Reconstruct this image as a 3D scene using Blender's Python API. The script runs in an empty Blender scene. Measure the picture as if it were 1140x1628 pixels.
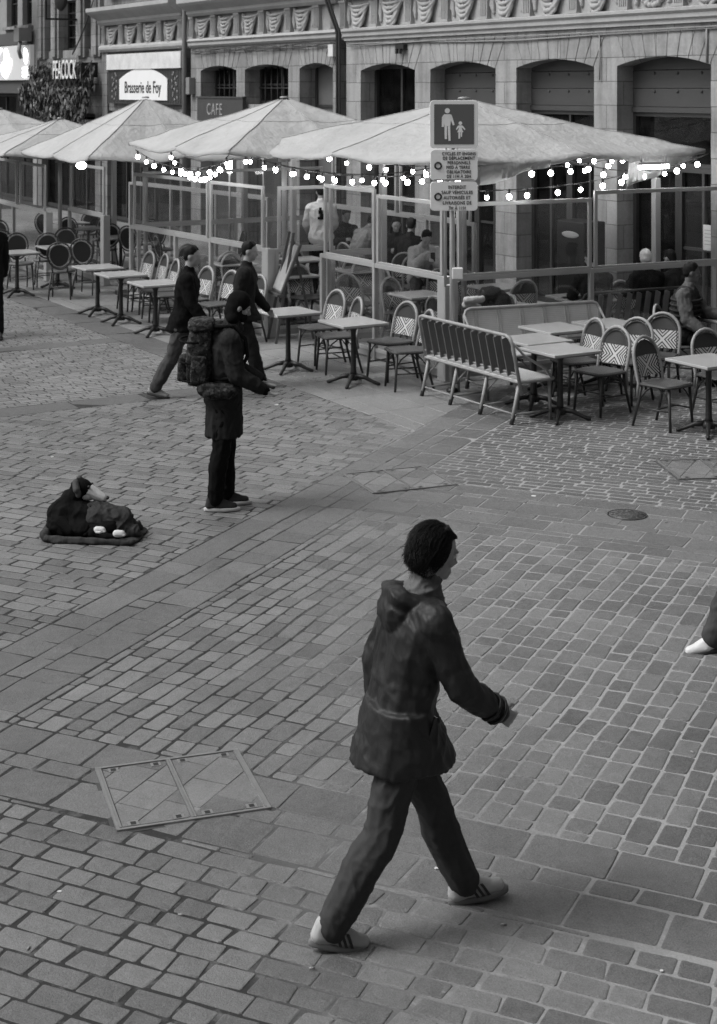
import bpy, bmesh, math, random
from mathutils import Vector, Matrix, Euler, noise
R = math.radians
sin, cos, pi = math.sin, math.cos, math.pi
rnd = random.Random(7)
scene = bpy.context.scene

# ---------------------------------------------------------------- camera, sky, sun, exposure
CAM_H = 3.5
cam = bpy.data.cameras.new('camera')
cam.sensor_fit = 'VERTICAL'; cam.sensor_height = 36.0; cam.sensor_width = 36.0
cam.lens = 2450 / 1628 * 36
cam.shift_y = -674 / 1628          # lens shift: camera kept level, verticals stay vertical
cam.clip_end = 600
cam.dof.use_dof = True; cam.dof.focus_distance = 9.5; cam.dof.aperture_fstop = 6.3
cam_o = bpy.data.objects.new('camera', cam)
cam_o.location = (0, 0, CAM_H); cam_o.rotation_euler = (R(90), 0, 0)
scene.collection.objects.link(cam_o); scene.camera = cam_o

SUN_EL, SUN_AZ = 52, 258            # azimuth of the place the light comes from, measured from +Y towards +X
world = bpy.data.worlds.new('World'); scene.world = world; world.use_nodes = True
wn = world.node_tree; wn.nodes.clear()
sky = wn.nodes.new('ShaderNodeTexSky'); sky.sky_type = 'NISHITA'; sky.sun_disc = False
sky.sun_elevation = R(SUN_EL); sky.sun_rotation = R(SUN_AZ); sky.air_density = 2.0; sky.dust_density = 6.0
bw = wn.nodes.new('ShaderNodeRGBToBW'); bg = wn.nodes.new('ShaderNodeBackground'); wo = wn.nodes.new('ShaderNodeOutputWorld')
wn.links.new(sky.outputs[0], bw.inputs[0]); wn.links.new(bw.outputs[0], bg.inputs[0]); wn.links.new(bg.outputs[0], wo.inputs[0])
bg.inputs[1].default_value = 0.10
sun = bpy.data.lights.new('sun', 'SUN'); sun.energy = 0.9; sun.angle = R(20); sun.color = (1, 1, 1)
sun_o = bpy.data.objects.new('sun', sun); scene.collection.objects.link(sun_o)
sd = Vector((sin(R(SUN_AZ)) * cos(R(SUN_EL)), cos(R(SUN_AZ)) * cos(R(SUN_EL)), sin(R(SUN_EL))))
sun_o.rotation_euler = sd.to_track_quat('Z', 'Y').to_euler(); sun_o.location = (0, 0, 20)
vs = scene.view_settings
scene.display_settings.display_device = 'sRGB'
vs.view_transform = 'Standard'; vs.look = 'None'; vs.gamma = 1; vs.use_curve_mapping = False
vs.exposure = 0.72
scene.cycles.use_denoising = True; scene.cycles.denoising_input_passes = 'RGB_ALBEDO_NORMAL'; scene.cycles.denoising_prefilter = 'NONE'
scene.cycles.max_bounces = 10; scene.cycles.transparent_max_bounces = 24
scene.cycles.caustics_reflective = False; scene.cycles.caustics_refractive = False
scene.cycles.sample_clamp_indirect = 3
scene.cycles.use_adaptive_sampling = False

# ---------------------------------------------------------------- the street's own frame: x along the facades, y towards them
F0 = Vector((3.184, 24.3, 0))
E1 = Vector((0.507, -0.862, 0)); E2 = Vector((0.862, 0.507, 0))
RZ = math.atan2(E1.y, E1.x)
def S(x, y, z=0):
    p = F0 + E1 * x + E2 * y
    return Vector((p.x, p.y, z))
def toS(p):
    d = Vector((p[0], p[1], 0)) - F0
    return d.dot(E1), d.dot(E2)
# the paving's frame
PU = Vector((0.4147, 0.9100)); PW = Vector((0.9100, -0.4147))

# ---------------------------------------------------------------- materials (black and white picture: everything is grey)
class NT:
    def __init__(s, name):
        s.m = bpy.data.materials.new(name); s.m.use_nodes = True
        s.t = s.m.node_tree; s.t.nodes.clear()
        s.out = s.n('ShaderNodeOutputMaterial')
    def n(s, typ, **kw):
        o = s.t.nodes.new(typ)
        for k, v in kw.items():
            if k.startswith('i_'): o.inputs[k[2:].replace('_', ' ')].default_value = v
            else: setattr(o, k, v)
        return o
    def l(s, a, b): s.t.links.new(a, b)
    def math(s, op, a, b=None, c=None):
        o = s.n('ShaderNodeMath', operation=op)
        for i, v in enumerate((a, b, c)):
            if v is None: continue
            if isinstance(v, (int, float)): o.inputs[i].default_value = v
            else: s.l(v, o.inputs[i])
        return o.outputs[0]
    def mix(s, f, a, b):
        o = s.n('ShaderNodeMix', data_type='FLOAT')
        for i, v in enumerate((f, a, b)):
            sock = o.inputs[(0, 2, 3)[i]]
            if isinstance(v, (int, float)): sock.default_value = v
            else: s.l(v, sock)
        return o.outputs[0]
    def coord(s, kind='Object'): return s.n('ShaderNodeTexCoord').outputs[kind]
    def noise(s, vec, scale, detail=4, rough=.6):
        o = s.n('ShaderNodeTexNoise', i_Scale=scale, i_Detail=detail, i_Roughness=rough); s.l(vec, o.inputs['Vector']); return o.outputs[0]
    def ramp(s, v, lo, hi):
        o = s.n('ShaderNodeMapRange'); s.l(v, o.inputs[0]); o.inputs[1].default_value = lo; o.inputs[2].default_value = hi; return o.outputs[0]
    def bump(s, h, strength, dist):
        o = s.n('ShaderNodeBump'); s.l(h, o.inputs['Height']); o.inputs['Strength'].default_value = strength; o.inputs['Distance'].default_value = dist; return o.outputs[0]
    def bsdf(s, col, rough=.6, metal=0, normal=None, spec=.5, emit=None, es=0, sheen=0):
        p = s.n('ShaderNodeBsdfPrincipled')
        for key, v in (('Base Color', col), ('Roughness', rough), ('Metallic', metal), ('Specular IOR Level', spec)):
            if isinstance(v, (int, float)): p.inputs[key].default_value = (v, v, v, 1) if key == 'Base Color' else v
            else: s.l(v, p.inputs[key])
        if normal is not None: s.l(normal, p.inputs['Normal'])
        if emit is not None:
            p.inputs['Emission Color'].default_value = (emit, emit, emit, 1); p.inputs['Emission Strength'].default_value = es
        if sheen: p.inputs['Sheen Weight'].default_value = sheen
        s.l(p.outputs[0], s.out.inputs[0]); return p
MATS = {}
def mat(name, v, rough=.6, metal=0, amp=.18, scale=6, bump=0, bscale=None, fine=None, bdist=.01, spec=.5, rv=.1):
    """plain worn surface: a base grey broken up by large and fine noise"""
    if name in MATS: return MATS[name]
    t = NT(name); co = t.coord()
    a = t.noise(co, scale, 5); b = t.noise(co, fine or scale * 9, 3)
    f = t.math('ADD', t.math('MULTIPLY', t.math('SUBTRACT', a, .5), amp * 2.2), t.math('MULTIPLY', t.math('SUBTRACT', b, .5), amp))
    col = t.math('MAXIMUM', t.math('MULTIPLY', t.math('ADD', f, 1), v), .002)
    ro = t.math('ADD', t.math('MULTIPLY', t.math('SUBTRACT', a, .5), rv * 2), rough)
    nm = t.bump(t.noise(co, bscale or scale * 8, 4), bump, bdist) if bump else None
    t.bsdf(col, ro, metal, nm, spec); MATS[name] = t.m; return t.m
def cloth(name, v, fold=.5, scale=9, rough=.9, weave=220, spec=.08):
    if name in MATS: return MATS[name]
    t = NT(name); co = t.coord()
    mp = t.n('ShaderNodeMapping'); t.l(co, mp.inputs[0]); mp.inputs['Scale'].default_value = (1, 1, .4)
    a = t.noise(mp.outputs[0], scale, 3, .5); b = t.noise(co, weave, 2); c = t.noise(co, 30, 3)
    col = t.math('MULTIPLY', t.math('ADD', t.math('MULTIPLY', t.math('SUBTRACT', b, .5), .35), t.math('ADD', t.math('MULTIPLY', t.math('SUBTRACT', c, .5), .3), 1)), v)
    h = t.math('ADD', a, t.math('MULTIPLY', b, .02))
    t.bsdf(t.math('MAXIMUM', col, .002), rough, 0, t.bump(h, fold, .06), spec); MATS[name] = t.m; return t.m
def emis(name, v, st):
    if name in MATS: return MATS[name]
    t = NT(name); t.bsdf(.6, .4, emit=v, es=st); MATS[name] = t.m; return t.m
def glass_mat(name='clear_glass', tint=.97, rough=.03, dirt=.012):
    if name in MATS: return MATS[name]
    t = NT(name)
    tr = t.n('ShaderNodeBsdfTransparent'); tr.inputs[0].default_value = (tint, tint, tint, 1)
    gl = t.n('ShaderNodeBsdfGlossy'); gl.inputs['Roughness'].default_value = rough; gl.inputs[0].default_value = (.9, .9, .9, 1)
    df = t.n('ShaderNodeBsdfDiffuse'); df.inputs[0].default_value = (.4, .4, .4, 1)
    lw = t.n('ShaderNodeLayerWeight'); fres = t.math('ADD', .035, t.math('MULTIPLY', t.math('POWER', lw.outputs['Facing'], 4.5), .32))
    m1 = t.n('ShaderNodeMixShader'); t.l(fres, m1.inputs[0]); t.l(tr.outputs[0], m1.inputs[1]); t.l(gl.outputs[0], m1.inputs[2])
    d = t.math('MULTIPLY', t.ramp(t.noise(t.coord(), 3.5, 6, .7), .42, .8), dirt)
    m2 = t.n('ShaderNodeMixShader'); t.l(d, m2.inputs[0]); t.l(m1.outputs[0], m2.inputs[1]); t.l(df.outputs[0], m2.inputs[2])
    t.l(m2.outputs[0], t.out.inputs[0]); MATS[name] = t.m; return t.m
def canvas_mat(name, v):
    if name in MATS: return MATS[name]
    t = NT(name); co = t.coord()
    a = t.noise(co, 1.1, 6, .65); b = t.noise(co, 5, 5); st = t.n('ShaderNodeMapping'); t.l(co, st.inputs[0]); st.inputs['Scale'].default_value = (7, 7, 1)
    c = t.noise(st.outputs[0], 1.6, 3)
    f = t.math('ADD', t.math('MULTIPLY', t.math('SUBTRACT', a, .5), .5), t.math('ADD', t.math('MULTIPLY', t.math('SUBTRACT', b, .5), .22), t.math('MULTIPLY', t.math('SUBTRACT', c, .5), .15)))
    col = t.math('MULTIPLY', t.math('ADD', f, 1), v)
    p = t.bsdf(col, .85, 0, t.bump(t.math('ADD', t.noise(co, 2.2, 4), t.math('MULTIPLY', t.noise(st.outputs[0], 1.1, 4), .5)), .7, .08), .25)
    tl = t.n('ShaderNodeBsdfTranslucent'); tl.inputs[0].default_value = (v, v, v, 1)
    ms = t.n('ShaderNodeMixShader'); ms.inputs[0].default_value = .14
    t.l(p.outputs[0], ms.inputs[1]); t.l(tl.outputs[0], ms.inputs[2]); t.l(ms.outputs[0], t.out.inputs[0]); MATS[name] = t.m; return t.m
def ashlar(name, v, bwid=.75, bh=.36, grime=.5, mortar=.008, off=.5):
    """dressed stone blocks with soot and streaks"""
    if name in MATS: return MATS[name]
    t = NT(name); co = t.coord(); sp = t.n('ShaderNodeSeparateXYZ'); t.l(co, sp.inputs[0])
    cb = t.n('ShaderNodeCombineXYZ'); t.l(t.math('ADD', sp.outputs[0], sp.outputs[1]), cb.inputs[0]); t.l(sp.outputs[2], cb.inputs[1])
    br = t.n('ShaderNodeTexBrick', offset=off); t.l(cb.outputs[0], br.inputs['Vector'])
    br.inputs['Scale'].default_value = 1; br.inputs['Brick Width'].default_value = bwid; br.inputs['Row Height'].default_value = bh
    br.inputs['Mortar Size'].default_value = mortar; br.inputs['Mortar Smooth'].default_value = .4
    br.inputs['Color1'].default_value = (.84, .84, .84, 1); br.inputs['Color2'].default_value = (1.1, 1.1, 1.1, 1); br.inputs['Mortar'].default_value = (.5, .5, .5, 1)
    a = t.noise(co, 1.3, 7, .7); b = t.noise(co, 22, 4)
    mp = t.n('ShaderNodeMapping'); t.l(co, mp.inputs[0]); mp.inputs['Scale'].default_value = (4, 4, .35)
    c = t.ramp(t.noise(mp.outputs[0], 1.5, 5), .45, .75)
    g = t.math('SUBTRACT', 1.0, t.math('ADD', t.math('MULTIPLY', c, grime * .45), t.math('MULTIPLY', t.ramp(a, .45, .75), grime * .6)))
    col = t.math('MULTIPLY', t.math('MULTIPLY', br.outputs[0], v), t.math('MULTIPLY', g, t.math('ADD', .82, t.math('MULTIPLY', b, .36))))
    h = t.math('ADD', t.math('MULTIPLY', br.outputs[1], -1.0), t.math('MULTIPLY', b, .25))
    t.bsdf(col, .88, 0, t.bump(h, .6, .02), .3); MATS[name] = t.m; return t.m
def paver_mat(name, v, spread=.35, rough=.6, speck=.35, worn=.8):
    """stones: one tone per stone, large worn and damp patches, crystals, trodden gum"""
    if name in MATS: return MATS[name]
    t = NT(name); co = t.coord(); ge = t.n('ShaderNodeNewGeometry')
    ri = ge.outputs['Random Per Island']
    a = t.noise(co, .45, 6, .62); b = t.noise(co, 15, 6, .75); c = t.noise(co, 150, 3, .7); d = t.noise(co, 3.2, 5, .7)
    f = t.math('ADD', t.math('MULTIPLY', t.math('SUBTRACT', ri, .5), spread), t.math('ADD', t.math('MULTIPLY', t.math('SUBTRACT', a, .5), worn), t.math('ADD', t.math('MULTIPLY', t.math('SUBTRACT', b, .5), .75), t.math('ADD', t.math('MULTIPLY', t.math('SUBTRACT', c, .5), speck * 2.4), t.math('MULTIPLY', t.math('SUBTRACT', d, .5), .5)))))
    col = t.math('MULTIPLY', t.math('MAXIMUM', t.math('ADD', f, 1), .25), v)
    vo = t.n('ShaderNodeTexVoronoi'); vo.inputs['Scale'].default_value = 2.6; t.l(co, vo.inputs['Vector'])
    sp = t.n('ShaderNodeSeparateColor'); t.l(vo.outputs['Color'], sp.inputs[0])
    spot = t.math('MULTIPLY', t.math('LESS_THAN', t.math('ADD', vo.outputs['Distance'], t.math('MULTIPLY', t.math('SUBTRACT', b, .5), .03)), t.math('MULTIPLY', sp.outputs[1], .055)), t.math('GREATER_THAN', sp.outputs[0], .55))
    gum = t.mix(t.math('GREATER_THAN', sp.outputs[2], .72), .45, 1.7)
    col = t.math('MULTIPLY', col, t.mix(spot, 1.0, gum))
    ro = t.math('MAXIMUM', t.math('ADD', t.math('ADD', t.math('MULTIPLY', t.math('SUBTRACT', a, .5), .8), t.math('MULTIPLY', t.math('SUBTRACT', d, .5), .35)), rough), .2)
    h = t.math('ADD', b, t.math('MULTIPLY', c, .45))
    t.bsdf(col, ro, 0, t.bump(h, .8, .010), .5); MATS[name] = t.m; return t.m
def chevron_mat(name, light, dark, k, z0):
    if name in MATS: return MATS[name]
    t = NT(name); sp = t.n('ShaderNodeSeparateXYZ'); t.l(t.coord(), sp.inputs[0])
    ay = t.math('ABSOLUTE', sp.outputs[1]); az = t.math('ABSOLUTE', t.math('SUBTRACT', sp.outputs[2], z0))
    f = t.math('GREATER_THAN', t.math('FRACT', t.math('MULTIPLY', t.math('ABSOLUTE', t.math('SUBTRACT', ay, az)), k)), .5)
    t.bsdf(t.mix(f, light, dark), .55); MATS[name] = t.m; return t.m
def weave_mat(name, v, k=90, axis=2, depth=.5):
    if name in MATS: return MATS[name]
    t = NT(name); sp = t.n('ShaderNodeSeparateXYZ'); t.l(t.coord(), sp.inputs[0])
    w = t.math('SINE', t.math('MULTIPLY', sp.outputs[axis], k * 2 * pi)); u = t.math('SINE', t.math('MULTIPLY', sp.outputs[1 if axis != 1 else 0], k * 2 * pi))
    h = t.math('MULTIPLY', t.math('ADD', t.math('MULTIPLY', w, u), 1), .5)
    col = t.math('MULTIPLY', v, t.math('ADD', .7, t.math('ADD', t.math('MULTIPLY', h, .35), t.math('MULTIPLY', t.noise(t.coord(), 12, 3), .3))))
    t.bsdf(col, .5, 0, t.bump(h, depth, .003)); MATS[name] = t.m; return t.m

STONE = ashlar('dressed_stone', .33, grime=.7); STONE2 = ashlar('sooty_stone', .29, .6, .33, .75); STONE3 = ashlar('dark_stone', .22, .6, .3, .7)
CARVED = mat('carved_stone', .36, .85, amp=.3, scale=2.5, bump=.5, bscale=30)
CARVED2 = mat('sooty_carved_stone', .29, .85, amp=.35, scale=2.5, bump=.5, bscale=30)
PALE_STONE = mat('pale_stone_trim', .36, .85, amp=.28, scale=2, bump=.4, bscale=25)
ALU = mat('grey_aluminium', .40, .38, .35, amp=.1, scale=4)
ALU_D = mat('dull_aluminium', .27, .45, .3, amp=.14, scale=4)
GLASS = glass_mat()
SHOPGLASS = glass_mat('shop_glass', .6, .02, .03)
DARKM = mat('dark_painted_metal', .03, .5, amp=.2)
SHUT = mat('grey_shutter', .06, .55, .2, amp=.2, scale=3)
BLACK = mat('black_plastic', .012, .5)
IRON = mat('cast_iron', .022, .45, .3, amp=.3, bump=.2)
TOP = mat('pale_tabletop', .38, .2, amp=.1, scale=5, rv=.04)
TOP_EDGE = mat('table_edge', .12, .4)
CANE = mat('pale_cane', .26, .45, amp=.35, scale=12)
CANE_D = mat('dark_cane', .03, .45, amp=.35, scale=12)
WEAVE_L = weave_mat('pale_weave', .46, 60); WEAVE_D = weave_mat('dark_weave', .02, 60); WEAVE_M = weave_mat('grey_weave', .055, 60, 0)
CHEV = chevron_mat('chevron_weave', .52, .02, 26, .60)
CANVAS = canvas_mat('off_white_canvas', .45)
CANVAS_D = canvas_mat('grey_canvas', .4)
BULB = emis('lit_bulb', 1, 26); LAMP = emis('lit_lamp', 1, 14); LOGO = emis('lit_logo', 1, 5)
WHITE_SIGN = mat('white_sign_face', .84, .35, amp=.08, scale=3); BLUE_SIGN = mat('mid_grey_sign_face', .12, .4, amp=.05, scale=3)
INK = mat('sign_ink', .02, .5, amp=.05); PALE_PAINT = mat('pale_paint', .6, .6, amp=.2)
SKIN = mat('skin', .30, .55, amp=.12, scale=14, bump=.1); SKIN_D = mat('deep_skin', .09, .5, amp=.12, scale=14); HAIR = mat('dark_hair', .009, .6, amp=.5, scale=40, bump=.5, bscale=90, spec=.15)
RUBBER = mat('pale_rubber', .5, .6, amp=.15); RUBBER_D = mat('dark_rubber', .02, .7)

# ---------------------------------------------------------------- mesh builder
def frame_of(d):
    d = d.normalized(); up = Vector((0, 0, 1)) if abs(d.z) < .95 else Vector((1, 0, 0))
    x = up.cross(d).normalized(); return x, d.cross(x).normalized()
class MB:
    def __init__(s): s.v = []; s.f = []; s.sm = []; s.mi = []
    def add(s, vs, fs, smooth=False, mi=0):
        b = len(s.v); s.v += [Vector(v) for v in vs]
        for f in fs: s.f.append([b + i for i in f]); s.sm.append(smooth); s.mi.append(mi)
    def xf(s, M, start=0):
        for i in range(start, len(s.v)): s.v[i] = M @ s.v[i]
        return s
    def box(s, x0, x1, y0, y1, z0, z1, mi=0, M=None):
        vs = [Vector(p) for p in ((x0,y0,z0),(x1,y0,z0),(x1,y1,z0),(x0,y1,z0),(x0,y0,z1),(x1,y0,z1),(x1,y1,z1),(x0,y1,z1))]
        if M: vs = [M @ v for v in vs]
        s.add(vs, [(3,2,1,0),(4,5,6,7),(0,1,5,4),(1,2,6,5),(2,3,7,6),(3,0,4,7)], False, mi); return s
    def bar(s, a, b, w, h, mi=0):
        a = Vector(a); b = Vector(b); x, y = frame_of(b - a)
        vs = [p + x * (sx * w / 2) + y * (sy * h / 2) for p in (a, b) for sx, sy in ((-1,-1),(1,-1),(1,1),(-1,1))]
        s.add(vs, [(3,2,1,0),(4,5,6,7),(0,1,5,4),(1,2,6,5),(2,3,7,6),(3,0,4,7)], False, mi); return s
    def loft(s, rings, cap=True, smooth=True, mi=0, closed=False):
        n = len(rings[0]); vs = [p for r in rings for p in r]; fs = []
        m = len(rings)
        for i in range(m if closed else m - 1):
            j = (i + 1) % m
            for k in range(n): fs.append((i*n+k, i*n+(k+1)%n, j*n+(k+1)%n, j*n+k))
        b = len(s.f); s.add(vs, fs, smooth, mi)
        if cap and not closed:
            s.add(rings[0], [tuple(range(n-1, -1, -1))], smooth, mi); s.add(rings[-1], [tuple(range(n))], smooth, mi)
            # weld the caps to the sides so that the surface stays closed
            nb = len(s.v) - 2 * n; vb = nb - n * m
            s.f[-2] = [vb + k for k in range(n-1, -1, -1)]; s.f[-1] = [vb + (m-1)*n + k for k in range(n)]
            del s.v[nb:]
        return s
    def tube(s, pts, r, n=8, cap=True, closed=False, smooth=True, mi=0):
        pts = [Vector(p) for p in pts]; m = len(pts); rings = []
        px = None
        for i, p in enumerate(pts):
            if closed: d = pts[(i+1) % m] - pts[i-1]
            else: d = pts[min(i+1, m-1)] - pts[max(i-1, 0)]
            d = d.normalized() if d.length > 1e-9 else Vector((0,0,1))
            if px is None: x, y = frame_of(d)
            else:
                x = px - d * px.dot(d); x = x.normalized() if x.length > 1e-6 else frame_of(d)[0]
                y = d.cross(x)
            px = x; rr = r[i] if isinstance(r, (list, tuple)) else r
            rings.append([p + x * (cos(2*pi*k/n) * rr) + y * (sin(2*pi*k/n) * rr) for k in range(n)])
        return s.loft(rings, cap, smooth, mi, closed)
    def tcap(s, a, b, ra, rb=None, n=10, mi=0):
        a = Vector(a); b = Vector(b); rb = ra if rb is None else rb
        d = b - a
        if d.length < 1e-6: d = Vector((0, 0, 1e-4))
        x, y = frame_of(d); u = d.normalized(); rings = []
        for k in range(4):
            t = pi/2 * (k + .35) / 3.35 if k else .18
            rings.append((a - u * (ra * cos(t)), ra * sin(t)))
        for k in range(4):
            t = pi/2 * (1 - k / 3.35) if k < 3 else .18
            rings.append((b + u * (rb * cos(t)), rb * sin(t)))
        return s.loft([[c + x*(cos(2*pi*j/n)*r) + y*(sin(2*pi*j/n)*r) for j in range(n)] for c, r in rings], True, True, mi)
    def ell(s, c, r, M=None, n=14, m=9, mi=0):
        c = Vector(c); rings = []
        if isinstance(r, (int, float)): r = (r, r, r)
        for i in range(m + 1):
            t = pi * min(max(i / m, .02), .98); ring = []
            for k in range(n):
                v = Vector((sin(t)*cos(2*pi*k/n)*r[0], sin(t)*sin(2*pi*k/n)*r[1], -cos(t)*r[2]))
                ring.append(c + (M @ v if M else v))
            rings.append(ring)
        return s.loft(rings, True, True, mi)
    def lathe(s, prof, n=16, c=(0,0,0), mi=0, cap=True):
        c = Vector(c)
        return s.loft([[c + Vector((cos(2*pi*k/n)*r, sin(2*pi*k/n)*r, z)) for k in range(n)] for r, z in prof], cap, True, mi)
    def prism(s, poly, y0, y1, mi=0, smooth=False):
        n = len(poly); vs = [(x, y0, z) for x, z in poly] + [(x, y1, z) for x, z in poly]
        s.add(vs, [tuple(range(n)), tuple(range(2*n-1, n-1, -1))] + [((i+1)%n, i, n+i, n+(i+1)%n) for i in range(n)], smooth, mi); return s
    def slab(s, poly, z0, z1, mi=0):
        n = len(poly); vs = [(x, y, z0) for x, y in poly] + [(x, y, z1) for x, y in poly]
        s.add(vs, [tuple(range(n-1, -1, -1)), tuple(range(n, 2*n))] + [(i, (i+1)%n, n+(i+1)%n, n+i) for i in range(n)], False, mi); return s
    def mesh(s, name):
        me = bpy.data.meshes.new(name); me.from_pydata([tuple(v) for v in s.v], [], s.f)
        me.polygons.foreach_set('use_smooth', s.sm); me.polygons.foreach_set('material_index', s.mi); me.update(); return me
    def build(s, name, mats, parent=None, loc=None, rz=None, bevel=0, label=None):
        me = s.mesh(name)
        for m in (mats if isinstance(mats, (list, tuple)) else [mats]): me.materials.append(m)
        o = bpy.data.objects.new(name, me); scene.collection.objects.link(o)
        if parent: o.parent = parent
        if loc is not None: o.location = loc
        if rz is not None: o.rotation_euler = (0, 0, rz)
        if bevel:
            b = o.modifiers.new('bevel', 'BEVEL'); b.width = bevel; b.segments = 2; b.limit_method = 'ANGLE'; b.angle_limit = R(40); b.harden_normals = False
        if label: o['label'] = label
        return o
TEX = {}
def organic(s, name, material, parent, voxel=.012, smooth=4, disp=0, dscale=.12, label=None, folds=None):
    """fuse overlapping closed shapes into one continuous surface"""
    me = s.mesh('tmp'); o = bpy.data.objects.new('tmp', me); scene.collection.objects.link(o)
    r = o.modifiers.new('r', 'REMESH'); r.mode = 'VOXEL'; r.voxel_size = voxel; r.use_smooth_shade = True
    sm = o.modifiers.new('s', 'SMOOTH'); sm.factor = .5; sm.iterations = smooth
    if disp:
        key = round(dscale, 3)
        if key not in TEX:
            TEX[key] = bpy.data.textures.new('folds', 'CLOUDS'); TEX[key].noise_scale = dscale; TEX[key].noise_depth = 2
        d = o.modifiers.new('d', 'DISPLACE'); d.texture = TEX[key]; d.strength = disp; d.mid_level = .5
    dg = bpy.context.evaluated_depsgraph_get(); dg.update()
    nm = bpy.data.meshes.new_from_object(o.evaluated_get(dg))
    bpy.data.objects.remove(o); bpy.data.meshes.remove(me)
    if folds:
        amp, sc, zs = folds; off = []
        for v in nm.vertices:
            p = v.co; w = noise.noise_vector(p * 3.1)
            q = Vector((p.x + .35*p.z + w.x*.12, p.y - .25*p.z + w.y*.12, p.z * zs + w.z*.1)) * sc
            r1 = 1 - 2*abs(noise.noise(q)); r2 = 1 - 2*abs(noise.noise(q * 2.3 + Vector((5, 1, 7))))
            off.append(v.normal * (amp * (r1*abs(r1)*.7 + r2*.3 - .25)))
        for v, d in zip(nm.vertices, off): v.co += d
    nm.name = name; nm.materials.clear(); nm.materials.append(material)
    nm.polygons.foreach_set('material_index', [0] * len(nm.polygons)); nm.polygons.foreach_set('use_smooth', [True] * len(nm.polygons))
    ob = bpy.data.objects.new(name, nm); scene.collection.objects.link(ob); ob.parent = parent
    if label: ob['label'] = label
    return ob
def tag(o, label, cat, group=None, kind=None):
    o['label'] = label; o['category'] = cat
    if group: o['group'] = group
    if kind: o['kind'] = kind
    return o
def thing(name, label, cat, loc=(0,0,0), rz=0, group=None):
    o = bpy.data.objects.new(name, None); scene.collection.objects.link(o); o.empty_display_size = .2
    o.location = loc; o.rotation_euler = (0, 0, rz); return tag(o, label, cat, group)
def struct(o): o['kind'] = 'structure'; return o
def dup(root, label, loc, rz, group=None):
    def cp(o, par):
        c = o.copy(); scene.collection.objects.link(c)
        if par is not None: c.parent = par
        for ch in list(o.children): cp(ch, c)
        return c
    c = cp(root, None); c.location = loc; c.rotation_euler = (0, 0, rz); c['label'] = label
    if group: c['group'] = group
    return c
def text(s, size, material, parent, x, y, z, depth=.004, align='CENTER', name='lettering', sx=1, bold=0, spacing=1.0, shear=0):
    cu = bpy.data.curves.new('t', 'FONT'); cu.body = s; cu.size = size; cu.align_x = align; cu.extrude = depth / 2; cu.offset = bold; cu.space_character = spacing; cu.shear = shear
    o = bpy.data.objects.new('t', cu); scene.collection.objects.link(o)
    dg = bpy.context.evaluated_depsgraph_get(); dg.update()
    me = bpy.data.meshes.new_from_object(o.evaluated_get(dg)); bpy.data.objects.remove(o)
    for v in me.vertices: v.co = Vector((v.co.x * sx + x, y - v.co.z, v.co.y + z))
    me.materials.clear(); me.materials.append(material); me.name = name
    ob = bpy.data.objects.new(name, me); scene.collection.objects.link(ob); ob.parent = parent
    return ob
# ---------------------------------------------------------------- the ground
def mortar_mat():
    t = NT('joint_mortar'); co = t.coord(); sp = t.n('ShaderNodeSeparateXYZ'); t.l(co, sp.inputs[0])
    a = t.noise(co, .5, 5, .7); b = t.noise(co, 8, 5, .7); c = t.noise(co, 90, 3)
    # pale sand still fills the joints on the right-hand side, it is washed out elsewhere
    side = t.math('ADD', t.math('ADD', .12, t.math('MULTIPLY', sp.outputs[0], .85)), t.math('MULTIPLY', t.math('SUBTRACT', a, .5), 2.6))
    f = t.math('ADD', t.ramp(side, -.5, 1.2), t.math('MULTIPLY', t.ramp(b, .52, .8), .55))
    f = t.math('MINIMUM', f, 1.0)
    col = t.math('MULTIPLY', t.mix(f, .034, .30), t.math('ADD', .7, t.math('MULTIPLY', c, .6)))
    t.bsdf(col, .9, 0, t.bump(c, .5, .005), .2); return t.m
MORTAR = mortar_mat()
g = MB(); g.box(-150, 150, -100, 200, -.5, .0004)
ground = struct(g.build('ground', MORTAR))

PAVER = paver_mat('paving_stone', .150, .5, .50, .7); SLABM = paver_mat('granite_slab', .132, .35, .62, .75); SMALL = paver_mat('small_brick', .105, .35, .58)
LSLAB = paver_mat('terrace_slab', .20, .2, .42, .2); KERB = paver_mat('dark_kerb_stone', .10, .2, .55, .3); SETT = paver_mat('small_sett', .17, .4, .5)

def clip(poly, n, d):
    """keep the part of a polygon where n.p >= d"""
    out = []
    for i in range(len(poly)):
        a, b = poly[i], poly[(i+1) % len(poly)]
        da, db = a.dot(n) - d, b.dot(n) - d
        if da >= 0: out.append(a)
        if (da >= 0) != (db >= 0): out.append(a + (b - a) * (da / (da - db)))
    return out
def area(p): return .5 * sum(p[i].x * p[(i+1)%len(p)].y - p[(i+1)%len(p)].x * p[i].y for i in range(len(p)))
def inset(poly, dist):
    n = len(poly); out = []
    for i in range(n):
        a, b, c = poly[i-1], poly[i], poly[(i+1) % n]
        e1 = (b - a); e2 = (c - b)
        if e1.length < 1e-6 or e2.length < 1e-6: continue
        e1 = e1.normalized(); e2 = e2.normalized()
        n1 = Vector((-e1.y, e1.x)); n2 = Vector((-e2.y, e2.x)); m = n1 + n2
        if m.length < 1e-3: continue
        m = m.normalized(); k = min(dist / max(m.dot(n1), .35), dist * 2.2)
        out.append(b + m * k)
    return out
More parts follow.
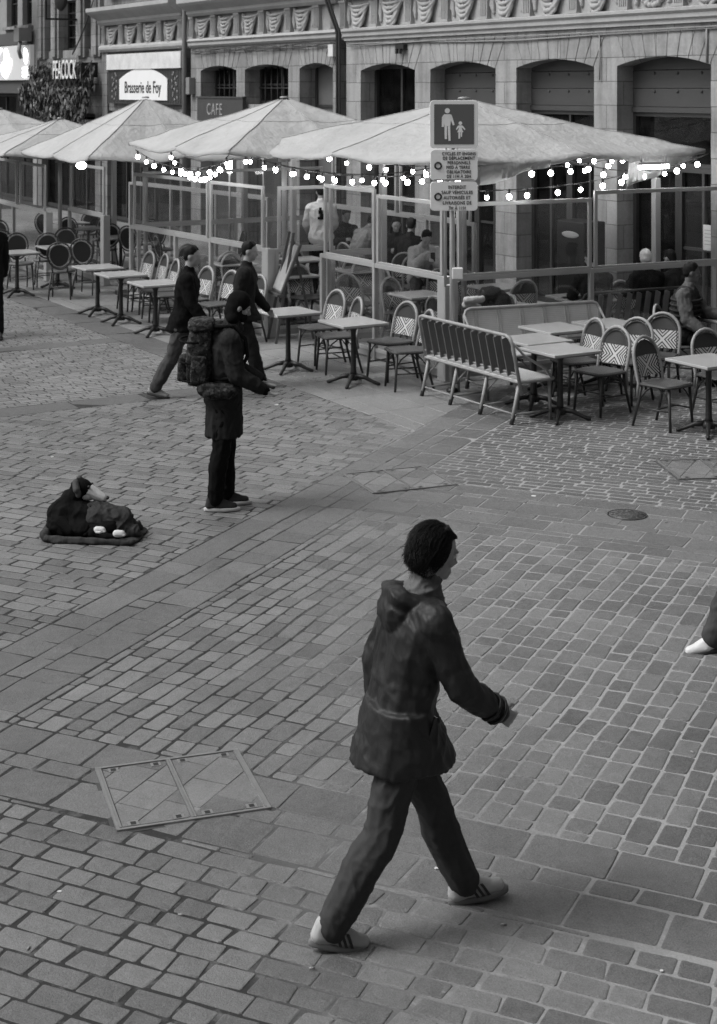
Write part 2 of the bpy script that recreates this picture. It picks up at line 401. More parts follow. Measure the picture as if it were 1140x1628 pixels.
def rough_outline(p, corner, seed):
    """cut the corners and make the edges uneven"""
    out = []; n = len(p)
    for i in range(n):
        a, b = p[i], p[(i+1) % n]; e = b - a; L = e.length
        if L < 1e-5: continue
        c = min(max(corner, .008) * rnd.uniform(.85, 1.4), L * .3)
        k = max(2, min(6, int(L / .05)))
        for j in range(k):
            out.append(a + e * ((c + (L - 2*c) * j / (k - 1)) / L))
    res = []
    for q in out:
        w = noise.noise_vector(Vector((q.x * 17, q.y * 17, seed)))
        res.append(q + Vector((w.x, w.y)) * .0042)
    return res
def pave(name, material, halves, u, pr, qr, cw, sl, joint=.011, h=.004, rise=.003, corner=.010, var=.25, jit=.006, lens=None, cws=None, tilt=.006, margin=1.6, wob=.020):
    """courses of stones along u between two lines; every stone has its own outline, height and tilt"""
    mb = MB(); u = Vector((u[0], u[1])).normalized(); w = Vector((u.y, -u.x))
    q = qr[0]; row = 0
    while q < qr[1]:
        c = cws[row % len(cws)] if cws else cw * rnd.uniform(.93, 1.07)
        lw = lens[row % len(lens)] if lens else sl
        p = pr[0] - rnd.uniform(0, lw); row += 1
        while p < pr[1]:
            L = lw * rnd.uniform(1 - var, 1 + var)
            cen = u * (p + L/2) + w * (q + c/2)
            if abs(cen.x) < .2327 * cen.y + margin and cen.y > 4.6:
                j = lambda: rnd.uniform(-jit, jit)
                poly = [u*(p+j()) + w*(q+c+j()*.5), u*(p+L+j()) + w*(q+c+j()*.5), u*(p+L+j()) + w*(q+j()*.5), u*(p+j()) + w*(q+j()*.5)]
                if area(poly) < 0: poly.reverse()
                for v in poly:           # the courses were laid by hand and have settled
                    w1 = noise.noise_vector(Vector((v.x*1.1, v.y*1.1, 3))); w2 = noise.noise_vector(Vector((v.x*4.5, v.y*4.5, 8)))
                    v.x += w1.x*wob + w2.x*wob*.45; v.y += w1.y*wob + w2.y*wob*.45
                for n_, d_ in halves:
                    poly = clip(poly, n_, d_)
                    if len(poly) < 3: break
                if len(poly) >= 3 and area(poly) > .0015:
                    poly = inset(poly, joint / 2 * rnd.uniform(.7, 1.25))
                    if len(poly) >= 3 and area(poly) > .001:
                        o = rough_outline(poly, corner, rnd.random() * 50)
                        if len(o) >= 3:
                            i1 = inset(o, .003); i2 = inset(i1, .006)
                            if len(i1) == len(o) and len(i2) == len(o) and area(i2) > .0004:
                                tx, ty = rnd.gauss(0, tilt), rnd.gauss(0, tilt); dz = rnd.uniform(-.0015, .0015)
                                cc = sum(o, Vector((0, 0))) / len(o); N = len(o)
                                z = lambda v, b: b + dz + (v.x - cc.x) * tx + (v.y - cc.y) * ty
                                vs = [(v.x, v.y, -.03) for v in o] + [(v.x, v.y, z(v, h - rise - .003)) for v in o] + [(v.x, v.y, z(v, h - rise*.35)) for v in i1] + [(v.x, v.y, z(v, h)) for v in i2] + [(cc.x, cc.y, h + dz + .0008)]
                                fs = []
                                for r_ in range(3):
                                    for k in range(N): fs.append((r_*N+k, r_*N+(k+1)%N, (r_+1)*N+(k+1)%N, (r_+1)*N+k))
                                for k in range(N): fs.append((3*N+k, 3*N+(k+1)%N, 4*N))
                                mb.add(vs, fs, False)
            p += L
        q += c
    return struct(mb.build(name, material))
def ge(v, d): return (Vector((v[0], v[1])), d)
def le(v, d): return (Vector((-v[0], -v[1])), -d)
SX, SY = E1.to_2d(), E2.to_2d(); F2 = F0.to_2d()
def sge(ax, d): return ge(ax, d + F2.dot(ax))
def sle(ax, d): return le(ax, d + F2.dot(ax))
ANTI = Vector((-PU.y, PU.x))       # across the courses that follow PW
# in a course frame (u, w=(u.y,-u.x)): for u=PU w=PW; for u=PW w=-PU
main = [ge(PU, 6.93), le(PU, 11.4), ge(PW, -5.3)]
pave('paving', PAVER, main, PU, (6.5, 11.8), (-5.5, 1.6), .135, .205, joint=.012, h=.004, var=.32)
pave('paving', PAVER, [le(PU, 6.2), ge(PU, 3.2)], PW, (-9, 3), (-6.3, -3.2), .132, .20, joint=.013, var=.35, h=.004, corner=.008, jit=.009)
pave('slab_band', SLABM, [ge(PU, 6.2), le(PU, 6.93)], PW, (-9.5, 3), (-6.93, -6.19), .27, .4, joint=.012, cws=[.285, .145, .30], lens=[.37, .26, .38], corner=.008)
pave('slab_strip', SLABM, [ge(PW, -6.0), le(PW, -5.3), ge(PU, 6.93), le(PU, 18.5)], PU, (6.5, 19), (-6.0, -5.3), .3, .4, joint=.008, var=.4, jit=.010, cws=[.27, .15, .30], lens=[.36, .24, .33], corner=.008)
pave('slab_band', SLABM, [ge(PU, 11.4), le(PU, 12.75), ge(PW, -5.3)], PW, (-6, 2), (-12.76, -11.4), .3, .4, joint=.007, var=.4, cws=[.26, .1, .3, .12, .28, .1, .2], lens=[.38, .26, .42, .2, .4], corner=.008, tilt=.003)
pave('brick_paving', SMALL, [ge(PU, 12.75), ge(PW, -5.3), sle(SY, 0)], PW, (-6, 4), (-22, -12.75), .105, .2, joint=.010, h=.002, corner=.01, tilt=.003)
pave('paving', PAVER, [le(PW, -6.0), ge(PU, 6.93), sge(SX, 3.28), sle(SY, -6.6)], PW, (-13.5, -5.5), (-19, -6.9), .125, .235, joint=.013, h=.004, corner=.008, jit=.009)
pave('dark_band', KERB, [sge(SX, 2.86), sle(SX, 3.28), sle(SY, -6.6)], E2.to_2d(), (F2.dot(SY)-16, F2.dot(SY)-6.2), (F2.dot(Vector((SY.y,-SY.x)))+2.86, F2.dot(Vector((SY.y,-SY.x)))+3.3), .42, .8, joint=.006, h=.003)
fx = F2.dot(Vector((SY.y, -SY.x))); fy = F2.dot(SY)
pave('sett_paving', SETT, [sle(SX, 2.86), sge(SX, -.65), sle(SY, -7.1)], SY, (fy-14, fy-7), (fx-.7, fx+2.9), .10, .20, joint=.012, h=.003, corner=.007, jit=.004)
pave('dark_band', KERB, [sle(SX, -.65), sge(SX, -1.0), sle(SY, -7.1)], SY, (fy-14, fy-7), (fx-1.0, fx-.64), .36, .7, joint=.006, h=.003)
pave('sett_paving', SETT, [sle(SX, -1.0), sge(SX, -12), sle(SY, -7.1)], SY, (fy-14, fy-7), (fx-12, fx-.9), .10, .20, joint=.012, h=.003, corner=.007, jit=.004)
wv = Vector((SX.y, -SX.x))   # across courses that run along the facades
q0 = F2.dot(wv)
pave('dark_kerb_strip', KERB, [sge(SY, -7.1), sle(SY, -6.6), sle(SX, 2.86)], SX, (F2.dot(SX)-20, F2.dot(SX)+3.2), (q0+6.6, q0+7.1), .5, 1.0, joint=.005, h=.004)
pave('terrace_slabs', LSLAB, [sge(SY, -6.6), le(PW, -6.0), sle(SY, 0)], SX, (F2.dot(SX)-24, F2.dot(SX)+9), (q0-.1, q0+6.6), .55, .8, joint=.006, h=.004, corner=.004, jit=.002, tilt=.0015, wob=.004)

# covers let into the paving: a steel frame holding the same stones, with lifting slots
STEEL = mat('worn_steel', .33, .35, .7, amp=.25, scale=9); STEEL_D = mat('dirty_steel', .07, .6, .3, amp=.4, scale=12)
def hatch(label, cx, cy, rz, w, d, leaves=2, slots=True, worn=False):
    FR = SLABM if worn else STEEL
    t = thing('access_cover', label, 'access cover', (cx, cy, .006), rz, 'paved access covers')
    fr = MB()
    fr.box(-w/2, w/2, -d/2, -d/2+.016, -.02, .007); fr.box(-w/2, w/2, d/2-.016, d/2, -.02, .007)
    fr.box(-w/2, -w/2+.016, -d/2+.016, d/2-.016, -.02, .0065); fr.box(w/2-.016, w/2, -d/2+.016, d/2-.016, -.02, .0065)
    fr.build('frame', FR, t)
    gp = MB(); gp.box(-w/2-.02, w/2+.02, -d/2-.02, d/2+.02, -.02, -.003); gp.build('rim', STEEL_D, t)
    lw = (w - .032) / leaves
    for k in range(leaves):
        x0 = -w/2 + .016 + k * lw; x1 = x0 + lw
        lf = MB()
        for (a, b) in (((x0+.006, -d/2+.02), (x0+.006, d/2-.02)), ((x1-.006, -d/2+.02), (x1-.006, d/2-.02))):
            lf.bar((a[0], a[1], .002), (b[0], b[1], .002), .010, .012)
        pl = MB()
        # stones set into the tray, laid to the street's own angle
        rr = Matrix.Rotation(-rz, 2); u2 = rr @ PU
        for q in range(-6, 7):
            for p in range(-6, 7):
                c0 = u2 * (p * .27 + (q % 2) * .12) + Vector((u2.y, -u2.x)) * (q * .2)
                v2 = Vector((u2.y, -u2.x))
                poly = [c0, c0 + v2 * -.2, c0 + u2 * .27 + v2 * -.2, c0 + u2 * .27]
                if area(poly) < 0: poly.reverse()
                for n_, d_ in (ge((1,0), x0+.014), le((1,0), x1-.014), ge((0,1), -d/2+.024), le((0,1), d/2-.024)):
                    poly = clip(poly, n_, d_)
                    if len(poly) < 3: break
                if len(poly) >= 3 and area(poly) > .001:
                    poly = inset(poly, .004)
                    if len(poly) >= 3 and area(poly) > .0006:
                        pl.slab([(v.x, v.y) for v in poly], -.01, .004 + rnd.uniform(-.0007, .0007))
        tr = MB(); tr.box(x0+.002, x1-.002, -d/2+.018, d/2-.018, -.015, .0015)
        leaf = tr.build('cover_leaf', MORTAR, t); pl.build('inset_stones', PAVER, leaf); lf.build('edge_strip', FR, leaf)
        if slots:
            for (sx, sy) in ((x0+.07, -d/2+.05), (x1-.07, -d/2+.05), (x0+.07, d/2-.05), (x1-.07, d/2-.05)):
                pt = MB(); pt.box(sx-.026, sx+.026, sy-.022, sy+.022, -.002, .0058); sl = pt.build('lifting_plate', FR, leaf)
                ho = MB(); ho.box(sx-.013, sx+.013, sy-.015, sy+.015, 0, .0066); ho.build('lifting_slot', BLACK, leaf)
    return t
hatch('paved two-leaf steel access cover in the near left paving', -.887, 7.69, R(18), .75, .70)
hatch('paved steel access cover in the middle of the square, before the terrace', .36, 13.75, R(22), .80, .72, worn=True)
hatch('paved access cover at the right edge, nearest the chevron chairs', 3.25, 14.15, R(6), .85, .70, worn=True)
t = thing('manhole_cover', 'small round cast iron manhole cover in the dark slab band', 'manhole cover', (2.2, 12.62, .004))
m = MB(); m.lathe([(.165, -.02), (.165, .004), (.15, .007), (.15, .003), (.02, .003)], 28); m.build('rim', IRON, t)
m = MB(); m.lathe([(.148, -.01), (.148, .005), (.01, .006)], 28)
for a in range(12):
    for r_ in (.05, .085, .12): m.box(-.014, .014, -.006, .006, .005, .0085, M=Matrix.Translation((r_*cos(a*pi/6+r_*9), r_*sin(a*pi/6+r_*9), 0)) @ Matrix.Rotation(a, 4, 'Z'))
m.build('lid', mat('worn_iron', .09, .5, .4, amp=.4, scale=20), t)
for k in range(12):
    y = 5.9 + 9*rnd.random()**1.5; x = rnd.uniform(-.23, .23)*y; a_ = rnd.uniform(0, pi)
    m = MB(); m.tube([(-.012*cos(a_), -.012*sin(a_), .004), (.012*cos(a_), .012*sin(a_), .004)], .004, 6)
    tag(m.build('cigarette_end', mat('filter_paper', .28, .8), loc=(x, y, .005)), 'tiny pale cigarette end trodden on the paving stones', 'litter', 'cigarette ends on the paving')
# bits of litter
lit = [(-2.9, 14.6, .02), (.35, 6.9, .012), (1.5, 13.2, .03), (-.9, 17.0, .03), (-1.3, 6.7, .012), (1.2, 6.1, .010)]
for i, (x, y, r_) in enumerate(lit):
    m = MB(); m.slab([(r_*rnd.uniform(.6,1)*cos(k*1.05), r_*rnd.uniform(.4,1)*sin(k*1.05)) for k in range(6)], 0, .003)
    tag(m.build('paper_scrap', PALE_PAINT, loc=(x, y, .006)), ['white scrap lying left of the begging man, far from him', 'pale scrap trodden near the walker\'s front shoe', 'pale paper scrap left of the round manhole cover', 'pale scrap lying on terrace slabs before the front café table', 'pale crumb of paper below the near access cover', 'pale crumb near the bottom right of the paving'][i], 'litter')

# ---------------------------------------------------------------- buildings
def seg_arch(c, w, zs, rise, n=14):
    """points of a segmental arch from left to right"""
    h = w / 2; r = (h*h + rise*rise) / (2*rise); a0 = math.asin(h / r)
    return [(c + r*sin(a), zs + rise - r + r*cos(a)) for a in [-a0 + 2*a0*k/n for k in range(n+1)]], r, a0
def arcade(root, openings, x0, x1, ztop, zs, rise, material, depth=.45, vmat=None, far=None):
    """a stone ground floor with segmental arches: piers, spandrels, voussoirs"""
    m = MB(); edges = [x0]
    for c, w in openings: edges += [c - w/2, c + w/2]
    edges.append(x1)
    for k in range(0, len(edges), 2): m.box(edges[k], edges[k+1], 0, depth, 0, zs)
    xs = [x0] + [(openings[k][0]+openings[k][1]/2 + openings[k+1][0]-openings[k+1][1]/2)/2 for k in range(len(openings)-1)] + [x1]
    for k, (c, w) in enumerate(openings):
        arc, r, a0 = seg_arch(c, w, zs, rise)
        m.prism([(xs[k], zs), ] + arc + [(xs[k+1], zs), (xs[k+1], ztop), (xs[k], ztop)], 0, depth)
    wall = m.build('wall', material, root)
    for k, (c, w) in enumerate(openings):
        v = MB(); arc, r, a0 = seg_arch(c, w, zs, rise); n = 9; zc = zs + rise - r
        for j in range(n):
            a1 = -a0 + 2*a0*j/n + .004; a2 = -a0 + 2*a0*(j+1)/n - .004
            top = ztop - .05
            def up(a):
                e = (top - zc) / cos(a); return (c + e*sin(a)*1.15, top)
            lo1, lo2 = (c + (r-.004)*sin(a1), zc + (r-.004)*cos(a1)), (c + (r-.004)*sin(a2), zc + (r-.004)*cos(a2))
            v.prism([lo1, lo2, up(a2), up(a1)], -.008 - .004*rnd.random(), .2)
        v.build('arch_stones', vmat or material, root, bevel=.006)
    return wall
def moulding(root, x0, x1, prof, material, name='cornice'):
    """a moulding run along the facade; prof is (projection, z) from bottom to top"""
    m = MB(); P = [(0.05, prof[0][1])] + [(-p, z) for p, z in prof] + [(0.05, prof[-1][1])]
    n = len(P); vs = [(x0, y, z) for y, z in P] + [(x1, y, z) for y, z in P]
    m.add(vs, [tuple(range(n)), tuple(range(2*n-1, n-1, -1))] + [((i+1)%n, i, n+i, n+(i+1)%n) for i in range(n)])
    return m.build(name, material, root)
def swag_mesh(seed, w=.98):
    r_ = random.Random(seed); m = MB()
    m.tcap((-w*.36, .02, .19), (w*.36, .02, .19), .022)
    for j in range(6):
        sg = .06 + .075 * j; top = .2 - .012*j; half = w*(.40 - .02*j) * r_.uniform(.93, 1.05)
        pts = []
        for k in range(13):
            s_ = k/6 - 1; pts.append((half*s_ + .02*r_.uniform(-1, 1), -.03 - .06*(1-s_*s_) + .012*(j % 2), top - sg*(1 - abs(s_)**2.2)))
        m.tube(pts, [.017 + .02*(1-abs(k/6-1)) for k in range(13)], 7)
    for sg in (-1, 1):
        m.ell((sg*w*.40, -.01, .19), (.055, .045, .05))
        for j in range(3):
            m.tcap((sg*w*(.40+.03*j), 0, .17), (sg*w*(.43+.035*j)+r_.uniform(-.02,.02), .01, -.16 + .06*j), .028, .04)
        m.tcap((sg*w*.46, 0, .24), (sg*w*.34, 0, .2), .03)
    return m
def wreath_mesh():
    m = MB(); m.ell((0, .01, 0), (.16, .06, .19))
    for k in range(18):
        a = 2*pi*k/18; m.ell((.25*cos(a), -.01, .25*sin(a)), (.055, .05, .045), Matrix.Rotation(-a, 3, 'Y'))
    m.tcap((-.3, 0, .1), (-.36, 0, -.2), .03, .045); m.tcap((.3, 0, .1), (.36, 0, -.2), .03, .045)
    return m
SW = {}
def frieze(root, xs, pitch, z0, z1, material, kinds):
    m = MB(); m.box(xs[0]-pitch, xs[-1]+pitch, .05, .2, z0, z1); m.build('frieze_wall', material, root)
    zc = (z0 + z1) / 2
    for k, x in enumerate(xs):
        kd = kinds[k % len(kinds)]
        if (kd, material) not in SW:
            o = organic(wreath_mesh() if kd == 'w' else swag_mesh(kd), 'carved_wreath' if kd == 'w' else 'carved_swag', material, root, .013, 2)
            SW[(kd, material)] = o.data
        else:
            o = bpy.data.objects.new('carved_wreath' if kd == 'w' else 'carved_swag', SW[(kd, material)]); scene.collection.objects.link(o); o.parent = root
        o.location = (x + rnd.uniform(-.02, .02), .03, zc + rnd.uniform(-.01, .01)); o.scale = ((-1 if k % 2 else 1)*rnd.uniform(.93, 1.04), 1, rnd.uniform(.92, 1.05))
    for k in range(len(xs) + 1):
        x = xs[0] - pitch/2 + k * pitch; p = MB()
        p.box(x-.11, x+.11, -.03, .06, z0+.002, z1-.002)
        for f in (-.066, -.022, .022, .066): p.box(x+f-.012, x+f+.012, -.045, -.02, z0+.06, z1-.06)
        p.box(x-.13, x+.13, -.05, .06, z1-.05, z1-.004); p.box(x-.13, x+.13, -.05, .06, z0+.004, z0+.05)
        p.build('pilaster', material, root)
        gt = MB()
        for f in range(5): gt.box(x-.09+f*.04, x-.07+f*.04, -.07, 0, z0-.18, z0-.115)
        gt.box(x-.105, x+.105, -.075, 0, z0-.115, z0-.085); gt.build('drop_ornament', material, root)
def window(root, x0, x1, z0, z1, y=.3, cols=2, rows=2, fw=.07, glass=None, name='window', fm=None, curtain=None):
    fm = fm or DARKM; f = MB()
    f.box(x0, x0+fw, y-.05, y+.05, z0, z1); f.box(x1-fw, x1, y-.05, y+.05, z0, z1)
    f.box(x0+fw, x1-fw, y-.045, y+.05, z1-fw, z1); f.box(x0+fw, x1-fw, y-.045, y+.05, z0, z0+fw)
    for c in range(1, cols):
        x = x0 + (x1-x0)*c/cols; f.box(x-fw*.35, x+fw*.35, y-.035, y+.04, z0+fw, z1-fw)
    for r_ in range(1, rows):
        z = z0 + (z1-z0)*r_/rows; f.box(x0+fw, x1-fw, y-.025, y+.03, z-fw*.3, z+fw*.3)
    o = f.build(name, fm, root)
    p = MB(); p.box(x0+fw*.5, x1-fw*.5, y+.005, y+.013, z0+fw*.5, z1-fw*.5); p.build('pane', glass or SHOPGLASS, o)
    if curtain:
        c = MB(); c.loft([[Vector((x0+fw+(x1-x0-2*fw)*k/24, y+.12+.03*sin(k*2.1), z)) for k in range(25)] + [Vector((x1-fw-(x1-x0-2*fw)*k/24, y+.13+.03*sin((24-k)*2.1), z)) for k in range(25)] for z in (z0, z1)], True, True)
        c.build('curtain', curtain, o)
    return o
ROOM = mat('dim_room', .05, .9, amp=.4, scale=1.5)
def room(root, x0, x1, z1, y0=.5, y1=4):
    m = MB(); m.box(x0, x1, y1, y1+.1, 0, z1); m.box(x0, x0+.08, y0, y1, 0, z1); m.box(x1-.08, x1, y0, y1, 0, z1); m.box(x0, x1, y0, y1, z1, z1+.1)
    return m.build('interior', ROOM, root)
def upper(root, x0, x1, z0, z1, material, n, trim, wz=(1.0, 2.9)):
    """the storeys above: wall with real window holes"""
    w = (x1 - x0) / n; m = MB()
    m.box(x0, x1, .06, .4, z0, z0+wz[0]); m.box(x0, x1, .06, .4, z0+wz[1], z1)
    for k in range(n + 1):
        a = x0 if k == 0 else x0 + w*k - w*.22; b = x1 if k == n else x0 + w*k + w*.22
        m.box(a, b, .06, .4, z0+wz[0], z0+wz[1])
    m.build('upper_wall', material, root)
    for k in range(n):
        a, b = x0 + w*k + w*.22, x0 + w*(k+1) - w*.22
        window(root, a+.002, b-.002, z0+wz[0]+.002, z0+wz[1]-.002, .22, 2, 3)
        s_ = MB(); s_.box(a-.08, b+.08, -.06, .058, z0+wz[0]-.12, z0+wz[0]-.002); s_.build('sill', trim, root)
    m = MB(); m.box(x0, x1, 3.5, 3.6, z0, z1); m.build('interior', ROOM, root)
def at_street(name, label, cat='building', group=None, x=0, y=0, z=0, rot=0):
    return thing(name, label, cat, S(x, y, z), RZ + rot, group)

# --- right: stone arcade with roller shutters
B = at_street('stone_building', 'pale stone arcade with roller shutters and carved swag frieze, behind the right parasol', group='old town facades')
ops = [(-5.23, 1.94), (-2.75, 2.0), (-.17, 2.0), (2.37, 2.0), (4.93, 2.0), (7.5, 2.0)]
arcade(B, ops, -6.75, 9.2, 4.42, 3.83, .13, STONE)
room(B, -6.6, 9.2, 4.3)
for k, (c, w) in enumerate(ops):
    a, b = c - w/2, c + w/2
    if k > 0:
        sh = MB(); z = 3.22
        while z < 3.9:
            sh.box(a+.004, b-.004, .30 + .008*(round(z*100) % 2), .36, z, min(z + .27, 3.955)); z += .275
        for xx in (.25, .5, .75):
            for zz in (3.45, 3.72): sh.ell((a + w*xx, .295, zz), .022, n=8, m=5)
        sh.build('shutter', SHUT, B, bevel=.012)
        bx = MB(); bx.box(a+.003, b-.003, .28, .42, 3.14, 3.218); bx.build('shutter_rail', SHUT, B)
        window(B, a+.003, b-.003, 2.35, 3.138, .36, 2 if k != 3 else 1, 1, .06)
        window(B, a+.003, a+w*.5, .02, 2.347, .36, 2, 1, .07, name='shop_door'); window(B, a+w*.5+.003, b-.003, .02, 2.347, .36, 2, 2, .07, name='shop_door')
    else:
        window(B, a+.003, b-.003, .02, 3.955, .36, 2, 3, .09)
moulding(B, -6.75, 9.2, [(.05, 4.42), (.05, 4.47), (.09, 4.5), (.09, 4.56), (.13, 4.60), (.13, 4.64), (.06, 4.66)], PALE_STONE, 'architrave')
frieze(B, [-6.27 + 1.2*k for k in range(13)], 1.2, 4.66, 5.22, CARVED, [3, 4, 5, 3, 6, 4, 5, 'w', 3, 6, 4, 5])
moulding(B, -6.75, 9.2, [(.06, 5.22), (.12, 5.26), (.12, 5.32), (.3, 5.42), (.34, 5.46), (.34, 5.56), (.1, 5.6)], PALE_STONE)
upper(B, -6.75, 9.2, 5.6, 9.5, STONE, 7, PALE_STONE)
# cables and pipes on it
m = MB(); m.tube([(-6.6, -.04, 4.36), (-4, -.03, 4.33), (-2.7, -.03, 4.30), (-1, -.04, 4.28), (.8, -.03, 4.31), (3.4, -.03, 4.33), (9, -.03, 4.3)], .014, 6); m.build('cable', mat('grey_cable', .25, .6), B); m = MB()
m.tube([(-6.6, -.05, 4.31), (-3, -.05, 4.35), (0, -.05, 4.345), (9, -.05, 4.37)], .010, 6)
m.build('cable', mat('grey_cable', .25, .6), B)
m = MB(); m.tube([(1.0, -.03, 4.3), (1.0, -.03, 3.9), (1.0, -.03, 3.62)], .012, 6); m.build('cable', mat('grey_cable', .25, .6), B); m = MB(); m.tube([(3.32, -.03, 4.33), (3.32, -.03, 3.85)], .016, 6)
m.build('cable', mat('grey_cable', .25, .6), B)
m = MB()
for dx in (0, .10): m.tube([(-6.95+dx, -.08, 9), (-6.95+dx, -.08, 5.7), (-6.95+dx, -.4, 5.5), (-6.95+dx, -.4, 5.35), (-6.95+dx, -.1, 4.6), (-6.93+dx, -.09, 0)], .028, 8)
m.build('drainpipe', mat('dark_pipe', .05, .5), B)
m = MB(); m.box(-7.28, -7.08, -.12, -.002, 4.12, 4.36); m.build('junction_box', PALE_PAINT, B, bevel=.01)
m = MB(); m.box(-4.78, -4.5, -.1, -.012, 4.2, 4.3); m.box(-4.72, -4.67, -.14, -.1, 4.13, 4.22); m.box(-4.6, -4.55, -.14, -.1, 4.13, 4.22); m.build('spotlight', BLACK, B)

# --- middle: older arcade, the café
B = at_street('stone_building', 'sooty stone café house with three small arches and barred windows', group='old town facades')
ops = [(-12.6, 1.9), (-10.2, 2.05), (-7.98, 1.4)]
arcade(B, ops, -14.1, -7.02, 4.45, 3.9, .11, STONE2, .55)
room(B, -14.1, -6.9, 4.3, .6)
for k, (c, w) in enumerate(ops):
    a, b = c - w/2 + .003, c + w/2 - .003
    if k < 2:
        window(B, a, b, 3.15, 4.0, .42, 2, 2, .07)
        gr = MB()
        for j in range(1, 7): gr.tube([(a + (b-a)*j/7, .36, 2.9), (a + (b-a)*j/7, .36, 3.96)], .018, 6)
        gr.tube([(a, .36, 3.5), (b, .36, 3.5)], .016, 6); gr.build('window_bars', DARKM, B)
        s_ = MB(); s_.box(a, b, .05, .5, 3.02, 3.145); s_.build('sill', STONE2, B)
        pn = MB(); pn.box(a, b, .3, .36, .02, 3.015); pn.build('shopfront_panel', mat('dark_shopfront', .05, .5), B)
    else:
        d = MB(); d.box(a, b, .4, .46, .02, 4.0); d.build('door_panel', mat('grey_door', .11, .6, amp=.3, scale=2), B)
        d = MB(); d.box(a, a+.08, .37, .398, .02, 4.0); d.box(b-.08, b, .37, .398, .02, 4.0); d.box(a+.08, b-.08, .37, .398, 3.1, 3.16); d.build('door_frame', DARKM, B)
moulding(B, -14.1, -7.02, [(.03, 4.45), (.08, 4.5), (.08, 4.56), (.12, 4.6), (.05, 4.66)], PALE_STONE, 'architrave')
frieze(B, [-13.42 + 1.22*k for k in range(5)], 1.22, 4.66, 5.18, CARVED2, [13, 14, 15, 16, 17])
moulding(B, -14.1, -7.02, [(.06, 5.18), (.12, 5.24), (.12, 5.3), (.32, 5.42), (.38, 5.48), (.38, 5.58), (.1, 5.62)], PALE_STONE)
upper(B, -14.1, -7.02, 5.62, 9.5, STONE2, 3, PALE_STONE)
m = MB()
for k in range(3):
    pts = [(-13.9 + 6.8*j/20, -.05 - .012*k, 4.40 - .035*k + .03*sin(j*1.3 + k*2) * (1 if j % 3 else .2)) for j in range(21)]
    m.tube(pts, .012, 5)
m.build('cable', mat('dark_cable', .04, .6), B)
m = MB(); m.tube([(-14.25, -.1, 9), (-14.25, -.1, 0)], .06, 8); m.build('drainpipe', mat('grey_pipe', .16, .5), B)
m = MB(); m.box(-14.05, -13.85, -.16, -.002, 3.35, 3.75); m.build('junction_box', mat('grey_box', .2, .6), B, bevel=.01)
SG = at_street('cafe_sign', 'dark fascia board lettered CAFE under the barred arches', 'sign', None, -12.35, -.06, 2.85)
m = MB(); m.box(-1.2, 1.2, -.03, .05, -.1, .42); m.box(-1.23, 1.23, -.05, .05, .42, .46); m.build('board', mat('dark_sign_board', .05, .5, amp=.3), SG)
text('CAFE', .38, mat('faded_letters', .3, .6), SG, -.25, -.034, .04, .01, sx=.8, spacing=1.25)

# --- brasserie house
B = at_street('stone_building', 'narrow brasserie house with small carved frieze and sign over its door', group='old town facades')
m = MB(); m.box(-19.9, -19.5, 0, .5, 0, 4.45); m.box(-14.75, -14.4, 0, .5, 0, 4.45); m.box(-19.5, -14.75, .05, .5, 2.9, 4.45); m.build('wall', STONE3, B)
room(B, -19.9, -14.4, 4.3)
window(B, -19.498, -14.752, .02, 2.897, .2, 5, 1, .08, name='shopfront')
moulding(B, -19.9, -14.4, [(.04, 4.45), (.1, 4.52), (.1, 4.58), (.05, 4.64)], PALE_STONE, 'architrave')
frieze(B, [-19.1 + 1.27*k for k in range(4)], 1.27, 4.64, 5.16, CARVED2, [13, 16, 14, 17])
moulding(B, -19.9, -14.4, [(.06, 5.16), (.14, 5.24), (.14, 5.3), (.4, 5.46), (.46, 5.52), (.46, 5.62), (.1, 5.66)], PALE_STONE)
upper(B, -19.9, -14.4, 5.66, 9.5, STONE3, 2, PALE_STONE, (.35, 2.9))
SG = at_street('brasserie_sign', 'dark striped fascia with white arched plaque lettered Brasserie de Foy', 'sign', None, -16.75, -.1, 3.1)
m = MB(); m.box(-2.42, 2.42, 0, .08, 0, 1.25)
for k in range(-24, 25): m.box(k*.098-.012, k*.098+.012, -.012, .01, .02, .84)
m.build('board', mat('dark_striped_board', .06, .5, amp=.3), SG)
m = MB(); m.box(-2.4, 2.4, -.06, -.002, .88, 1.28); m.build('awning_box', mat('stained_white_box', .62, .6, amp=.35, scale=3), SG)
arc, r_, a0 = seg_arch(0, 3.1, .62, .28)
m = MB(); m.prism([(-1.55, .1)] + arc + [(1.55, .1)], -.035, -.014); m.build('plaque', WHITE_SIGN, SG)
text('Brasserie de Foy', .42, INK, SG, 0, -.038, .28, .008, sx=.84, bold=.004)
m = MB()
for sx in (-1, 1):
    for k in range(14): m.ell((sx*(1.95 + .16*sin(k*1.9)), -.014, .12 + k*.05), (.05, .012, .03), Matrix.Rotation(k*.8, 3, 'Y'), 8, 5)
m.build('painted_scroll', mat('faded_scroll', .2, .6), SG)

